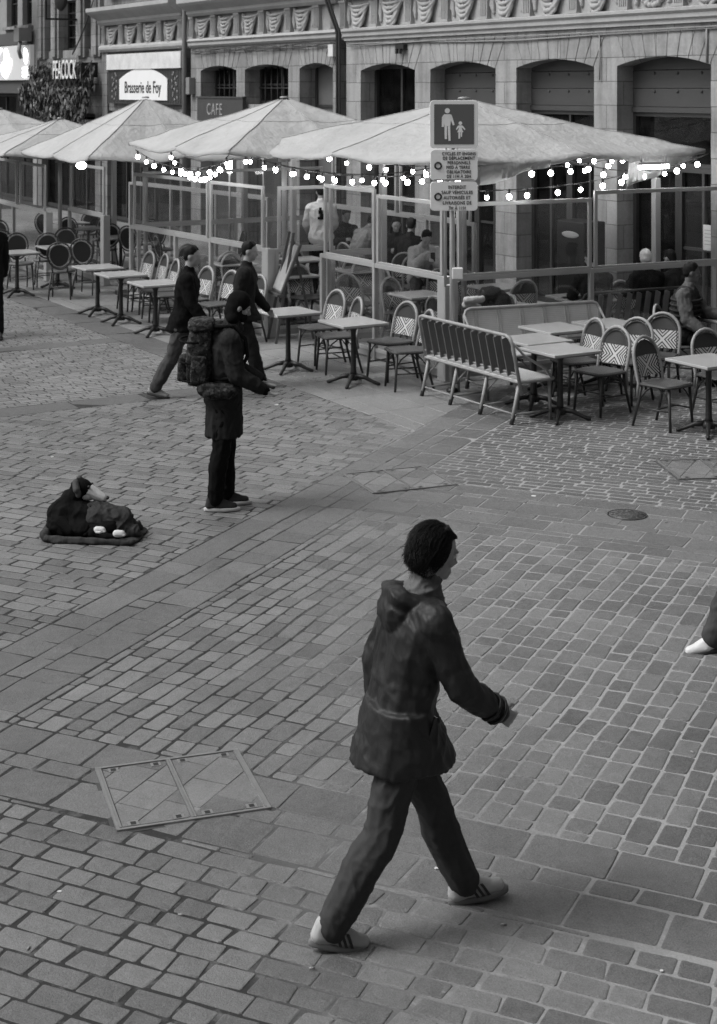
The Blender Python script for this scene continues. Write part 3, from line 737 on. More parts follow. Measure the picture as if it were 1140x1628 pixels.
# --- the house with hanging greenery
B = at_street('stone_building', 'tall pilastered stone house with long narrow windows above hanging greenery', group='old town facades')
m = MB(); m.box(-25.15, -20, .05, .5, 2.8, 4.35); m.box(-25.15, -24.8, 0, .5, 0, 2.8); m.box(-20.4, -20, 0, .5, 0, 2.8); m.build('wall', STONE3, B)
room(B, -25.15, -20, 4.3)
window(B, -24.798, -20.402, .02, 2.797, .2, 4, 1, .1, name='shopfront')
px = [-24.82, -23.6, -21.5, -20.33]
m = MB(); m.box(-25.15, -20, .4, .5, 4.35, 9.5); m.build('back_wall', STONE3, B)
for k in range(4):
    p = MB(); p.box(px[k]-.32, px[k]+.32, -.02, .399, 4.352, 9.5); p.box(px[k]-.18, px[k]+.18, -.08, -.018, 4.4, 9.5); p.build('pilaster', STONE2, B)
for k in range(3):
    a, b = px[k]+.325, px[k+1]-.325
    window(B, a+.02, b-.02, 4.6, 6.0, .3, 2, 4, .05); window(B, a+.02, b-.02, 6.08, 8.8, .3, 2, 5, .05)
    s_ = MB(); s_.box(a+.02, b-.02, .1, .39, 4.36, 4.58); s_.build('sill', STONE2, B); s_ = MB(); s_.box(a+.02, b-.02, .16, .39, 6.005, 6.075); s_.build('transom', STONE2, B)
m = MB(); m.box(-21.65, -21.57, -1.0, -.09, 5.38, 5.43); m.box(-21.65, -21.57, -1.0, -.95, 5.43, 6.6); m.build('sign_bracket', BLACK, B)
m = MB(); m.tube([(-21.9 + 1.7*k/10, -.1 - .2*sin(k*.31), 4.45 + 1.5*(k/10)**3) for k in range(11)], .02, 6); m.build('cable', mat('dark_cable', .04, .6), B)
hs = at_street('hanging_sign', 'round black hanging shop sign at the top edge, above the greenery', 'sign', None, -21.0, -.75, 6.05)
m = MB(); m.lathe([(.42, -.05), (.46, 0), (.42, .05), (.05, .05)], 24); m.xf(Matrix.Rotation(R(90), 4, 'X')); m.build('disc', BLACK, hs)
m = MB(); m.tube([(0, 0, .44), (0, 0, 1.0)], .02, 6); m.build('hanger', BLACK, hs)
iv = at_street('hanging_plant', 'mass of drooping dark greenery hanging over the shopfront behind the parasols', 'plant', None, -22.1, -.1, 2.7)
m = MB(); rr = random.Random(5)
for k in range(3400):
    x = rr.uniform(-2.35, 2.15); z = rr.betavariate(1.5, 1.3) * 1.75 - .25
    if z > 1.2 and abs(x) > 1.8 and rr.random() < .6: continue
    sgn = -.75 < x < 2.1 and z > .85
    lump = noise.noise(Vector((x*1.6, z*1.8, 3)))
    y = -.12 - .45*max(0, lump + .35) - rr.uniform(0, .2)
    if sgn: y = -.05 - rr.uniform(0, .12)
    L = rr.uniform(.12, .3); w = rr.uniform(.018, .05)
    a = rr.gauss(0, .5) + (.5 if lump > 0 else -.3); b = rr.uniform(.2, .9); tw = rr.uniform(-1.2, 1.2)
    d = Vector((sin(a), -.35*b, -cos(a))).normalized(); s_ = d.cross(Vector((sin(tw), cos(tw), .2))).normalized()
    p = Vector((x, y, z)); n_ = d.cross(s_)*.02
    m.add([p, p + d*L*.4 + s_*w + n_, p + d*L, p + d*L*.4 - s_*w + n_], [(0, 1, 2, 3)], True)
def leafm():
    t = NT('dark_leaf'); g_ = t.n('ShaderNodeNewGeometry'); v = t.math('ADD', .03, t.math('MULTIPLY', t.math('POWER', g_.outputs['Random Per Island'], 2), .14)); t.bsdf(v, .55); return t.m
LEAF = leafm()
m.build('leaves', LEAF, iv)
m = MB()
for k in range(26):
    x = rr.uniform(-2.3, 2.1); m.tube([(x, -.06, 1.55), (x+rr.uniform(-.2,.2), -.3, 1.1), (x+rr.uniform(-.3,.3), -.35, .2)], .012, 5)
m.build('stems', mat('plant_stem', .05, .8), iv)
m = MB(); m.box(-2.2, 2.2, -.35, -.02, -.32, -.06)
for k in range(9): m.box(-2.1+k*.48, -1.75+k*.48, -.365, -.34, -.28, -.1)
m.build('planter', mat('stone_planter', .2, .8, amp=.4), iv)
SG = at_street('letter_sign', 'pale individual letters spelling PEACOCK above the hanging greenery', 'sign', None, -21.45, -.5, 3.76)
text('PEACOCK', .74, mat('bright_letters', .75, .5), SG, 0, 0, 0, .015, sx=.56, bold=.004)
m = MB(); m.box(-1.25, 1.25, .04, .07, .02, .06); m.box(-1.25, 1.25, .04, .07, .4, .44)
for k in (-1.1, 0, 1.1): m.box(k-.02, k+.02, .07, .6, .03, .43)
m.build('letter_rail', BLACK, SG)

# --- far left house with the lit shop sign
B = at_street('stone_building', 'dark rendered house at the left edge with a backlit shop fascia', group='old town facades')
REND = mat('grey_render', .26, .9, amp=.35, scale=1.2, bump=.3); DREND = mat('dark_fascia', .07, .7, amp=.3)
m = MB(); m.box(-38, -25.25, .05, .5, 5.2, 5.42); m.box(-38, -37.6, 0, .5, 0, 3.34); m.box(-25.6, -25.25, 0, .5, 0, 5.2)
xs = [-38, -36.6, -35.4, -33.6, -32.4, -30.6, -29.4, -28.3, -27.2, -26.75, -25.85, -25.25]
for k in range(0, len(xs)-1, 2): m.box(xs[k], xs[k+1], .05, .45, 5.42, 7.6)
m.box(-38, -25.25, .05, .45, 7.6, 9.5); m.build('wall', REND, B)
for k in range(1, len(xs)-1, 2):
    window(B, xs[k]+.003, xs[k+1]-.003, 5.422, 7.597, .25, 2, 3, .06)
    s_ = MB(); s_.box(xs[k]-.1, xs[k+1]+.1, -.1, .048, 5.32, 5.41); s_.build('sill', STONE2, B)
m = MB(); m.box(-37.6, -25.6, -.1, .5, 4.84, 5.198); m.build('fascia', DREND, B); m = MB(); m.box(-37.6, -25.6, -.06, .5, 3.34, 4.838); m.build('fascia', DREND, B)
window(B, -37.598, -25.602, .02, 3.337, .3, 7, 1, .1, name='shopfront')
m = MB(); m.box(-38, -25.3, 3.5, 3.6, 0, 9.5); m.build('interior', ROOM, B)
m = MB(); m.box(-25.9, -25.4, -.5, -.11, 4.9, 5.3); m.tube([(-25.6, -.4, 4.9), (-25.4, -.5, 4.6), (-25.5, -.4, 4.4)], .06, 6); m.build('wall_lamp', mat('grey_box', .2, .6), B)
SG = at_street('shop_sign', 'backlit grey shop fascia with glowing white figure emblem at the left edge', 'sign', None, -28.15, -.12, 3.72)
m = MB(); m.box(-6, 2.75, -.04, .1, .02, 1.08); m.build('board', emis('dim_lit_board', .05, 1.0), SG, bevel=.01)
def blob(pts, parent, name='emblem'):
    m = MB(); m.prism([(x, z) for x, z in pts], -.06, -.042); return m.build(name, LOGO, parent)
blob([(.1, .2), (.45, .08), (.8, .28), (1.0, .55), (.95, .68), (.7, .66), (.66, .85), (.5, 1.0), (.35, .98), (.28, .8), (.3, .62), (.05, .55), (-.02, .35)], SG)
blob([(-.9, .78), (-.1, .9), (.05, 1.0), (-.3, 1.04), (-.9, 1.02)], SG)
blob([(2.25, .6), (2.4, .5), (2.5, .62), (2.52, .8), (2.4, .95), (2.25, .98), (2.2, .8)], SG)
for k in range(3): blob([(2.1, .12 + .11*k), (2.5, .12 + .11*k), (2.5, .18 + .11*k), (2.1, .18 + .11*k)], SG)
hs = at_street('hanging_sign', 'pale rounded hanging sign panel at the top left corner', 'sign', None, -25.9, -1.2, 6.0)
m = MB(); m.prism([(-.9, .1), (-.8, 0), (.75, 0), (.9, .15), (.9, 1.3), (-.9, 1.3)], -.06, .06); m.build('panel', mat('pale_sign_panel', .5, .5), hs, bevel=.03)
m = MB(); m.tube([(0, .05, 1.3), (0, .05, 1.5), (0, 1.25, 1.5)], .025, 6); m.build('bracket', BLACK, hs)

# --- unseen houses added round the square to shut off the low sky
for (lab, x0, x1, y0, y1, h, loc, rz) in (('plain stone row of houses on the camera\'s side of the square', -16, 18, -8, 0, 12.5, (0, -1.6, 0), 0), ('unseen plain stone houses closing the square to the right', 0, 15, 0, 8, 11, (9.6, -2.0, 0), R(82))):
    t = thing('stone_building', lab, 'building', loc, rz, 'old town facades')
    m = MB(); sgn = 1 if rz == 0 else -1
    m.box(x0, x1, y0, y1, 0, h); m.build('wall', STONE3, t)
    fy = y1 if rz == 0 else y1
    for k in range(int((x1 - x0) / 2.6)):
        for z in (1.0, 4.2, 7.4):
            w_ = MB(); xa = x0 + 1.3 + k*2.6; w_.box(xa - .6, xa + .6, fy + .002, fy + .04, z, z + 2.0); w_.build('window', DARKM, t)
    m = MB(); m.box(x0 - .1, x1 + .1, y0 - .3, y1 + .35, h, h + .35); m.build('cornice', PALE_STONE, t)
# ---------------------------------------------------------------- parasols
def parasol(label, sx, sy, half, ze, za, rot=0, drape=None, mast=True):
    t = thing('parasol', label, 'parasol', S(sx, sy), RZ + rot, 'square terrace parasols')
    N = 8; pts = []
    # the rim, eight ribs: four to the corners, four to the middle of each side; the cloth sags between them
    def rim(a):
        c, s_ = cos(a), sin(a); k = 1 / max(abs(c), abs(s_)); return Vector((c*k*half, s_*k*half, 0))
    M = 96; rows = 14; rings = []
    for j in range(rows + 1):
        f = .035 + .965 * j / rows; ring = []
        for k in range(M):
            a = pi/4 + 2*pi*k/M; p = rim(a) * f
            z = za + (ze - za) * (f ** .93)
            seg = (k % 12) / 12; sag = .075 * sin(pi*seg) * (f ** 1.6)
            w = noise.noise(Vector((p.x*1.3 + sx, p.y*1.3, 2))) * .05 * f + (1 - 2*abs(noise.noise(Vector((p.x*1.1 + p.y*2.2 + sx, p.y*1.6 - p.x*.7, 4))))) * .022 * f
            p.z = z - sag + w
            pull = 1 - .022 * sin(pi*seg) * f; p.x *= pull; p.y *= pull
            ring.append(p)
        rings.append(ring)
    m = MB()
    under = [[p - Vector((0, 0, .006)) for p in r_] for r_ in rings]
    m.loft(rings + [[p + Vector((0, 0, -.035)) for p in rings[-1]], ] + [[p*1 + Vector((-p.x*.003, -p.y*.003, -.05)) for p in rings[-1]]] + list(reversed(under)), True, True)
    can = m.build('canopy', CANVAS, t)
    sm = MB()
    for k in range(0, M, 12):
        sm.tube([r_[k] + Vector((0, 0, .004)) for r_ in rings], .007, 5)
    for j in (6,): sm.tube([p + Vector((0, 0, .002)) for p in rings[j]], .004, 5, closed=True)
    sm.build('seams', CANVAS_D, can)
    m = MB(); m.lathe([(half*.04, -.01), (half*.036, .012), (.03, .02)], 12, (0, 0, za)); m.build('cap', ALU_D, t)
    for k in range(0, M, 12):
        r_ = MB(); r_.tube([r2[k] - Vector((0, 0, .03)) for r2 in rings[::3]] + [rings[-1][k] - Vector((0, 0, .03))], .016, 6); r_.build('rib', ALU_D, t)
        r_ = MB(); r_.tube([rings[7][k] - Vector((0, 0, .04)), Vector((0, 0, ze - .15)) + Vector((rings[7][k].x, rings[7][k].y, 0)) * .1], .012, 6); r_.build('strut', ALU_D, t)
    m = MB(); m.tube([(0, 0, .1), (0, 0, za - .03)], .04, 12); m.build('mast', ALU, t)
    m = MB(); m.lathe([(.09, ze - .25), (.09, ze - .08), (.05, ze - .04)], 12); m.build('hub', ALU_D, t)
    m = MB(); m.box(-.4, .4, -.4, .4, .006, .08); m.lathe([(.07, .08), (.055, .4)], 12); m.build('base', IRON, t, bevel=.015)
    if drape:
        for (a0, a1, drop) in drape:
            m = MB(); top = []; 
            n = 14
            p0 = rim(a0); p1 = rim(a1); A = []; Bq = []
            for k in range(n + 1):
                f = k / n; p = p0.lerp(p1, f) * .985; fold = .03 * sin(f*19 + drop*9)
                A.append(Vector((p.x, p.y, ze - .04 - .03*sin(pi*f)))); Bq.append(Vector((p.x*.985 + fold, p.y*.985 - fold, ze - .05 - drop * (1 - f*.8) + .02*sin(f*11))))
            m.loft([A + [q + Vector((.005, .005, 0)) for q in reversed(A)], Bq + [q + Vector((.005, .005, 0)) for q in reversed(Bq)]], True, True)
            m.build('valance', CANVAS, t)
    return t
parasol('large off-white square parasol over the right-hand terrace corner, behind the pedestrian sign', 1.851, -3.106, 2.3, 2.66, 3.36, rot=R(8.8), drape=[(-pi/4 + .02, -pi/4 + .5, .33), (pi/4 - .45, pi/4 - .02, .4)])
parasol('off-white square parasol in the middle, over the glazed café terrace', -.88, -4.45, 1.75, 2.66, 3.36)
parasol('steep off-white parasol standing before the brasserie sign', -4.85, -5.0, 1.62, 2.42, 3.34)
parasol('low off-white parasol half hidden behind the steep parasol, before the greenery', -9.0, -5.03, 1.6, 2.32, 2.92)
parasol('off-white parasol farthest left, cut by the picture edge', -15.9, -4.05, 1.9, 2.3, 3.02)

# ---------------------------------------------------------------- glass wind screens
def screen(label, x0, y0, x1, y1, cells, low=1.25, top=2.14, up=None, kick=.16, big=(False, False), group='glass terrace screens'):
    """aluminium wind screen: posts, rails, glass below and a raised glass panel above; cells = panel boundaries 0..1"""
    a, b = S(x0, y0), S(x1, y1); d = b - a; L = d.length; rz = math.atan2(d.y, d.x)
    t = thing('glass_screen', label, 'wind screen', a, rz, group)
    for k, f in enumerate(cells):
        x = L * f; m = MB()
        end = (k == 0 and big[0]) or (k == len(cells)-1 and big[1])
        w = .085 if end else .028; dp = .06 if end else .03
        m.box(x-w, x+w, -dp, dp, .0, low - .0); 
        if end: m.box(x-w+.02, x+w-.02, -dp-.003, -dp, .05, low-.05)
        m.build('post', ALU, t, bevel=.004)
        f_ = MB(); f_.box(x-w-.03, x+w+.03, -dp-.04, dp+.04, .004, .018); f_.build('foot_plate', ALU_D, t)
    for k in range(len(cells) - 1):
        xa, xb = L*cells[k] + (.085 if k == 0 and big[0] else .028), L*cells[k+1] - (.085 if k == len(cells)-2 and big[1] else .028)
        m = MB(); m.box(xa, xb, -.026, .026, low-.055, low+.002); m.build('rail', ALU, t, bevel=.004)
        m = MB(); m.box(xa, xb, -.02, .02, kick-.04, kick); m.build('bottom_rail', ALU, t)
        m = MB(); m.box(xa, xb, -.012, .012, .04, kick-.042); m.build('kick_panel', ALU_D, t)
        m = MB(); m.box(xa+.001, xb-.001, -.004, .004, kick+.002, low-.062); m.build('pane', GLASS, t)
    for (fa, fb, zt) in (up or []):
        xa, xb = L*fa, L*fb; w = .022
        m = MB(); m.box(xa, xa+2*w, -.02, .02, low+.004, zt); m.box(xb-2*w, xb, -.02, .02, low+.004, zt); m.box(xa+2*w, xb-2*w, -.018, .018, zt-.05, zt); m.box(xa+2*w, xb-2*w, -.016, .016, low+.004, low+.03)
        fr = m.build('upper_frame', ALU, t, bevel=.003)
        m = MB(); m.box(xa+2*w-.004, xb-2*w+.004, -.003, .003, low+.03, zt-.05); m.build('pane', GLASS, fr)
    return t
screen('glass screen at the right terrace front, left of the sign post', 1.0, -4.85, 3.98, -4.83, [0, .46, 1], up=[(.02, .46, 2.2), (.48, .985, 2.14)], big=(False, True))
screen('glass screen at the right terrace side, behind the pale bench', 4.06, -4.75, 4.45, -.25, [0, .43, .86, 1], up=[(.01, .43, 2.13), (.44, .98, 2.22)])
screen('long glass screen at the middle terrace front, with a broad end post', -4.37, -5.45, .07, -5.2, [0, .36, .62, 1], up=[(.02, .60, 2.12), (.615, .97, 2.12)], big=(False, True))
screen('short glass screen along the middle terrace side, behind the menu easel', .12, -5.1, .22, -4.25, [0, 1], up=[(.02, .98, 2.12)])
screen('short glass screen facing the entrance, across from the menu easel', .93, -4.72, 1.0, -4.0, [0, 1], up=[(.03, .97, 2.15)])
screen('glass screen at the left terrace with broad end post, before brasserie house', -8.41, -5.05, -6.45, -5.1, [0, 1], up=[(.02, .98, 2.1)], big=(False, True))
screen('glass screen farthest left in the picture, with a broad end post', -12.2, -5.55, -7.6, -5.75, [0, .5, 1], up=[(.2, .55, 2.1), (.6, .96, 2.1)], big=(False, True))
screen('glass screen at the back of the middle terrace, near the café wall', -4.3, -1.75, .0, -1.65, [0, .35, .7, 1], low=1.45, up=[(.02, .5, 2.35), (.52, .98, 2.35)])
screen('glass screen closing the left end of the middle terrace', -4.42, -5.3, -4.35, -1.8, [0, .5, 1], up=[(.02, .98, 2.12)])
screen('glass screen at the back of the left terrace, behind the round-backed chairs', -12.2, -2.3, -6.4, -1.9, [0, .33, .66, 1], low=1.45, up=[(.02, .98, 2.2)])
for (x, y, h, lab) in ((-5.55, -2.8, 2.6, 'slim square aluminium post right of the left end screen'), (-9.6, -3.7, 2.55, 'slim square aluminium post behind the farthest left screen'), (3.6, -1.2, 2.3, 'slim aluminium post by the shop doors behind the hooded jacket'), (.2, -3.4, 2.5, 'slim aluminium post behind the middle entrance'), (-2.95, -3.2, 2.5, 'slim aluminium post inside the middle glazed terrace')):
    m = MB(); m.box(-.045, .045, -.045, .045, 0, h); p = tag(m.build('awning_post', ALU, None, S(x, y), RZ, bevel=.006), lab, 'post')
    m = MB(); m.box(-.09, .09, -.09, .09, .004, .02); m.build('foot_plate', ALU_D, p)
t = thing('ballast_block', 'pale concrete block at the foot of the long middle screen', 'concrete block', S(-.95, -5.62, .004), RZ)
m = MB(); m.box(-.7, .7, -.32, .16, 0, .2); m.build('block', mat('pale_concrete', .33, .8, amp=.25, scale=4, bump=.3), t, bevel=.015)
m = MB(); m.tube([(-.4, -.08, .2), (-.4, -.08, .26), (-.2, -.08, .26), (-.2, -.08, .2)], .012, 6); m.build('lifting_loop', STEEL, t)

# ---------------------------------------------------------------- the sign post
t = thing('sign_post', 'slim grey metal post carrying three traffic signs at the terrace corner', 'sign post', (1.08, 17.75, .004))
m = MB(); m.tube([(0, 0, 0), (0, 0, 3.34)], .032, 14); m.build('pole', mat('galvanised_post', .42, .4, .4), t)
m = MB(); m.tube([(-.075, .05, 1.2), (-.075, .05, 3.2)], .018, 10); m.tube([(-.075, .05, 1.22), (0, 0, 1.22)], .012, 6); m.tube([(-.075, .05, 3.1), (0, 0, 3.1)], .012, 6); m.build('brace', mat('galvanised_post', .42, .4, .4), t)
m = MB(); m.box(-.005, .12, -.07, .03, 1.30, 1.43); m.build('connection_box', PALE_PAINT, t, bevel=.01)
m = MB(); m.lathe([(.07, 0), (.07, .02), (.04, .05)], 14); m.build('collar', IRON, t)
def rrect(w, h, r_):
    P = []
    for (cx, cz, a0) in ((w/2-r_, h/2-r_, 0), (-w/2+r_, h/2-r_, 90), (-w/2+r_, -h/2+r_, 180), (w/2-r_, -h/2+r_, 270)):
        for k in range(6): a = R(a0 + 90*k/5); P.append((cx + r_*cos(a), cz + r_*sin(a)))
    return list(reversed(P))
def traffic_sign(label, z, w, h, yaw=R(3)):
    s_ = thing('traffic_sign', label, 'sign', (1.08 + .012, 17.75, z), yaw, 'traffic signs on the corner post')
    m = MB(); m.prism(rrect(w, h, .045), -.075, -.05); m.build('panel', WHITE_SIGN, s_, bevel=.004)
    m = MB(); m.prism(rrect(w-.03, h-.03, .03), -.049, -.035); m.build('back_plate', STEEL_D, s_)
    for zz in (-h*.3, h*.3):
        m = MB(); m.box(-.06, .06, -.034, .035, zz-.015, zz+.015); m.build('clamp', STEEL, s_)
    return s_
sg = traffic_sign('square pedestrian area sign with adult and child figures, topmost of three', 3.085, .555, .55)
m = MB(); m.prism(rrect(.46, .46, .006), -.0785, -.0752); m.build('panel_field', BLUE_SIGN, sg)
fig = MB(); yy = (-.082, -.0788)
def disc(m, cx, cz, r_): m.prism([(cx + r_*cos(-2*pi*k/16), cz + r_*sin(-2*pi*k/16)) for k in range(16)], *yy)
disc(fig, -.078, .155, .03)
fig.prism([(-.115, .115), (-.041, .115), (-.03, .10), (-.045, -.02), (-.111, -.02), (-.126, .10)], *yy)
for poly in ([(-.126, .105), (-.112, .09), (-.118, -.03), (-.142, -.03), (-.14, .08)], [(-.044, .11), (-.028, .108), (.006, -.005), (-.014, -.015), (-.045, .07)],
             [(-.111, -.021), (-.082, -.021), (-.083, -.17), (-.108, -.17)], [(-.074, -.021), (-.045, -.021), (-.04, -.19), (-.065, -.19)]): fig.prism(poly, *yy)
fig.build('adult_figure', WHITE_SIGN, sg)
fig = MB(); disc(fig, .072, .012, .021)
for poly in ([(.052, -.012), (.092, -.012), (.089, -.05), (.108, -.092), (.036, -.092), (.055, -.05)], [(.052, -.014), (.054, -.035), (.030, -.066), (.021, -.058), (.04, -.022)], [(.092, -.014), (.104, -.022), (.130, -.058), (.121, -.066), (.090, -.035)],
             [(.050, -.093), (.069, -.093), (.068, -.165), (.05, -.165)], [(.075, -.093), (.094, -.093), (.09, -.145), (.075, -.145)]): fig.prism(poly, *yy)
fig.build('child_figure', WHITE_SIGN, sg)
def ring(parent, x, z, r_):
    m = MB(); m.tube([(x + r_*cos(2*pi*k/28), -.077, z + r_*sin(2*pi*k/28)) for k in range(28)], .011, 6, closed=True); m.build('ring_symbol', INK, parent)
sg = traffic_sign('white sign about cycles and personal movers, middle of three', 2.615, .545, .355)
for k, ln in enumerate(['CYCLES ET ENGINS', 'DE DÉPLACEMENT', 'PERSONNELS', 'PIED À TERRE', 'OBLIGATOIRE', 'DE 11H À 20H']):
    text(ln, .051, INK, sg, .055 if k != 3 else .045, -.0775, .115 - k*.052, .003, bold=.0008, sx=.80, spacing=1.12)
ring(sg, -.185, -.005, .036)
m = MB(); m.box(-.23, .23, -.078, -.0755, -.170, -.164); m.build('border_line', INK, sg)
sg = traffic_sign('white forbidden-except-deliveries sign, lowest of three', 2.26, .545, .335)
for k, ln in enumerate(['INTERDIT', 'SAUF VÉHICULES', 'AUTORISÉS ET', 'LIVRAISONS DE', '7H À 11H']):
    text(ln, .054, INK, sg, .035, -.0775, .085 - k*.06, .003, bold=.0008, sx=.80, spacing=1.12)
ring(sg, -.185, -.005, .036)

# ---------------------------------------------------------------- festoon lights
FL = ['along the front left edge of the large right parasol', 'crossing under the large right parasol from its left corner', 'rising from the sign to the right parasol\'s far corner', 'along the right front edge of the large right parasol', 'at the far right, sagging below the right parasol', 'along the left edge of the middle parasol', 'sagging over the long middle screen to the right parasol corner', 'deep under the middle parasol, near the waiter', 'high under the right parasol by the shop doors', 'under the middle parasol close to the café wall']
def festoon(i, a, b, sag, n, jitter=.03):
    a, b = Vector(a), Vector(b); t = thing('festoon_light', 'string of round glowing bulbs ' + FL[i], 'string lights', a, 0, 'festoon strings under the parasols')
    P = [(b - a) * (k/24) - Vector((0, 0, sag*4*(k/24)*(1-k/24))) for k in range(25)]
    m = MB(); m.tube(P, .007, 5); m.build('cable', BLACK, t)
    for k in range(n):
        f = (k + .5 + rnd.uniform(-.25, .25)) / n; p = (b - a)*f - Vector((0, 0, sag*4*f*(1-f)))
        s_ = MB(); s_.tcap((0, 0, -.05), (0, 0, 0), .016, .014, 8); so = s_.build('bulb_holder', BLACK, t, loc=p)
        e = MB(); rb = rnd.uniform(.025, .034); e.ell((0, 0, -.08), (rb, rb, rb*1.12), n=12, m=8); e.build('bulb', BULB, so)
C1, C2, C3 = Vector((-1.7, 21.4, 2.58)), Vector((1.12, 18.02, 2.58)), Vector((4.6, 20.75, 2.6))
festoon(0, C1 + Vector((.06, 0, 0)), C2 + Vector((.0, .1, -.06)), .16, 13)
festoon(1, C1 + Vector((.1, .1, 0)), S(2.1, -3.4, 2.5), .22, 10)
festoon(2, (1.3, 18.0, 2.3), C3 + Vector((-.05, .1, -.02)), .12, 10)
festoon(3, C2 + Vector((.5, .4, -.02)), C3 + Vector((-1.2, -.5, -.02)), .05, 6)
festoon(4, S(3.0, -2.3, 2.58), S(4.6, -1.2, 2.66), .2, 8)
mc = S(-.88, -4.45)
festoon(5, S(-2.6, -6.1, 2.56), S(.8, -6.1, 2.56), .20, 11)
festoon(6, S(-2.5, -5.6, 2.58), C1 + Vector((-.1, .1, 0)), .34, 12)
festoon(7, S(.2, -4.4, 2.6), S(1.6, -2.4, 2.5), .15, 9)
festoon(8, S(1.3, -1.3, 2.58), S(3.4, -.6, 2.72), .1, 9)
festoon(9, S(-2.4, -3.0, 2.62), S(.7, -2.9, 2.6), .12, 9)
# lamps: heater strips and tubes that glow under the parasols
def strip_lamp(label, a, b, r_, m_=None):
    a, b = Vector(a), Vector(b); t = thing('strip_lamp', label, 'lamp', a, 0)
    d = b - a; m = MB(); m.tube([d*0, d], r_, 8); m.build('tube', m_ or LAMP, t)
    m = MB(); m.bar(Vector((0, .03, r_+.02)), d + Vector((0, .03, r_+.02)), .12, .03); m.build('housing', ALU_D, t)
    for e in (d*.1, d*.9):
        m = MB(); m.tube([e + Vector((0, .03, r_+.03)), e + Vector((0, .03, r_+.12))], .008, 5); m.build('hanger', ALU_D, t)
strip_lamp('bright heater strip glowing under the right parasol, toward its right corner', S(4.12, -1.95, 2.48), S(4.36, -1.65, 2.5), .026)
t = thing('upright_lamp', 'tall upright light tube shining behind the waiter', 'lamp', S(-.75, -1.45, 1.5), RZ)
m = MB(); m.tube([(0, 0, .3), (0, 0, 1.02)], .075, 10); m.build('tube', emis('lit_panel_lamp', 1, 7), t); m = MB(); m.lathe([(.09, .2), (.09, .3)], 12); m.lathe([(.09, 1.02), (.09, 1.08)], 12); m.build('end_cap', ALU_D, t); m = MB(); m.tube([(0, 0, -1.49), (0, 0, .2)], .02, 8); m.build('stem', ALU_D, t)
t = thing('upright_lamp', 'narrow upright light tube behind the left end screen', 'lamp', S(-7.0, -2.4, 1.6), RZ)
m = MB(); m.tube([(0, 0, .3), (0, 0, .85)], .045, 10); m.build('tube', emis('lit_panel_lamp', 1, 7), t); m = MB(); m.tube([(0, 0, -1.59), (0, 0, .3)], .02, 8); m.build('stem', ALU_D, t)
t = thing('globe_lamp', 'single round lamp glowing under the left parasol edge', 'lamp', S(-6.3, -5.6, 2.15), RZ)
m = MB(); m.ell((0, 0, 0), (.09, .09, .065)); m.build('globe', LAMP, t); m = MB(); m.tube([(0, 0, .05), (0, 0, .3)], .01, 6); m.lathe([(.05, .06), (.03, .12)], 10); m.build('holder', BLACK, t)

# ---------------------------------------------------------------- furniture
def bistro_chair():
    t = thing('bistro_chair', 'x', 'chair', (0,0,0), 0, 'chevron bistro chairs')
    m = MB(); P = rrect(.42, .42, .09); m.slab([(x, y) for x, y in reversed(P)], .43, .462); m.build('seat', WEAVE_M, t, bevel=.008)
    m = MB(); m.tube([(x, y, .445) for x, y in rrect(.445, .445, .1)], .013, 6, closed=True); m.build('seat_rim', CANE_D, t)
    def arch(r_, inset_=0, z0=.30):
        pts = []
        def back(z): return -.19 - (z - .45) * .24 if z > .45 else -.19 + (z-.45)*.15
        for z in (z0, .45, .55, .66): pts.append(Vector((back(z), -(.195 - inset_) - .012*sin((z-.3)*5), z)))
        for k in range(1, 12):
            a = pi - pi*k/12; pts.append(Vector((back(.68 + (.215-inset_)*sin(a)), (.205 - inset_)*cos(a), .68 + (.215 - inset_)*sin(a))))
        for z in (.66, .55, .45, z0): pts.append(Vector((back(z), (.195 - inset_) + .012*sin((z-.3)*5), z)))
        return pts
    m = MB(); m.tube(arch(.018), .0185, 8); m.build('backrest_frame', CANE, t)
    m = MB(); m.tube(arch(.01, .034, .46), .008, 6); m.build('inner_hoop', CANE_D, t)
    def panel(z0, z1, mtl, name):
        m = MB(); f, b = [], []
        n = 12; rows = 8
        for j in range(rows + 1):
            z = z0 + (z1 - z0)*j/rows; hw = .185 if z < .68 else math.sqrt(max(.0004, .185**2 - (z-.68)**2))
            hw = min(hw, .185); x = -.19 - (z-.45)*.24
            f.append([Vector((x + .006 - .02*(1-(2*k/n-1)**2), hw*(2*k/n-1), z)) for k in range(n+1)])
        for r_ in range(rows):
            for k in range(n):
                q = [f[r_][k], f[r_][k+1], f[r_+1][k+1], f[r_+1][k]]
                m.add(q, [(0,1,2,3)], True); m.add([v - Vector((.01,0,0)) for v in q], [(3,2,1,0)], True)
        m.build(name, mtl, t)
    panel(.505, .705, CHEV, 'chevron_panel'); panel(.709, .86, WEAVE_D, 'upper_panel')
    for sy in (-1, 1):
        m = MB(); m.tube([(.17, sy*.175, .44), (.185, sy*.18, .2), (.20, sy*.19, 0)], [.017, .016, .014], 8); m.build('leg', CANE_D, t)
        m = MB(); m.tube([(-.17, sy*.185, .44), (-.20, sy*.19, .25), (-.27, sy*.20, 0)], [.018, .016, .014], 8); m.build('leg', CANE_D, t)
        m = MB(); m.tube([(.185, sy*.18, .2), (-.21, sy*.19, .2)], .009, 6); m.build('stretcher', CANE_D, t)
        m = MB(); m.tube([(.18, sy*.18, .28), (.12, sy*.175, .37), (.03, sy*.175, .43)], .008, 6); m.tube([(-.19, sy*.185, .28), (-.12, sy*.18, .37), (-.04, sy*.175, .43)], .008, 6); m.build('brace', CANE_D, t)
    m = MB(); m.tube([(0, -.185, .2), (0, .185, .2)], .009, 6); m.build('stretcher', CANE_D, t)
    return t
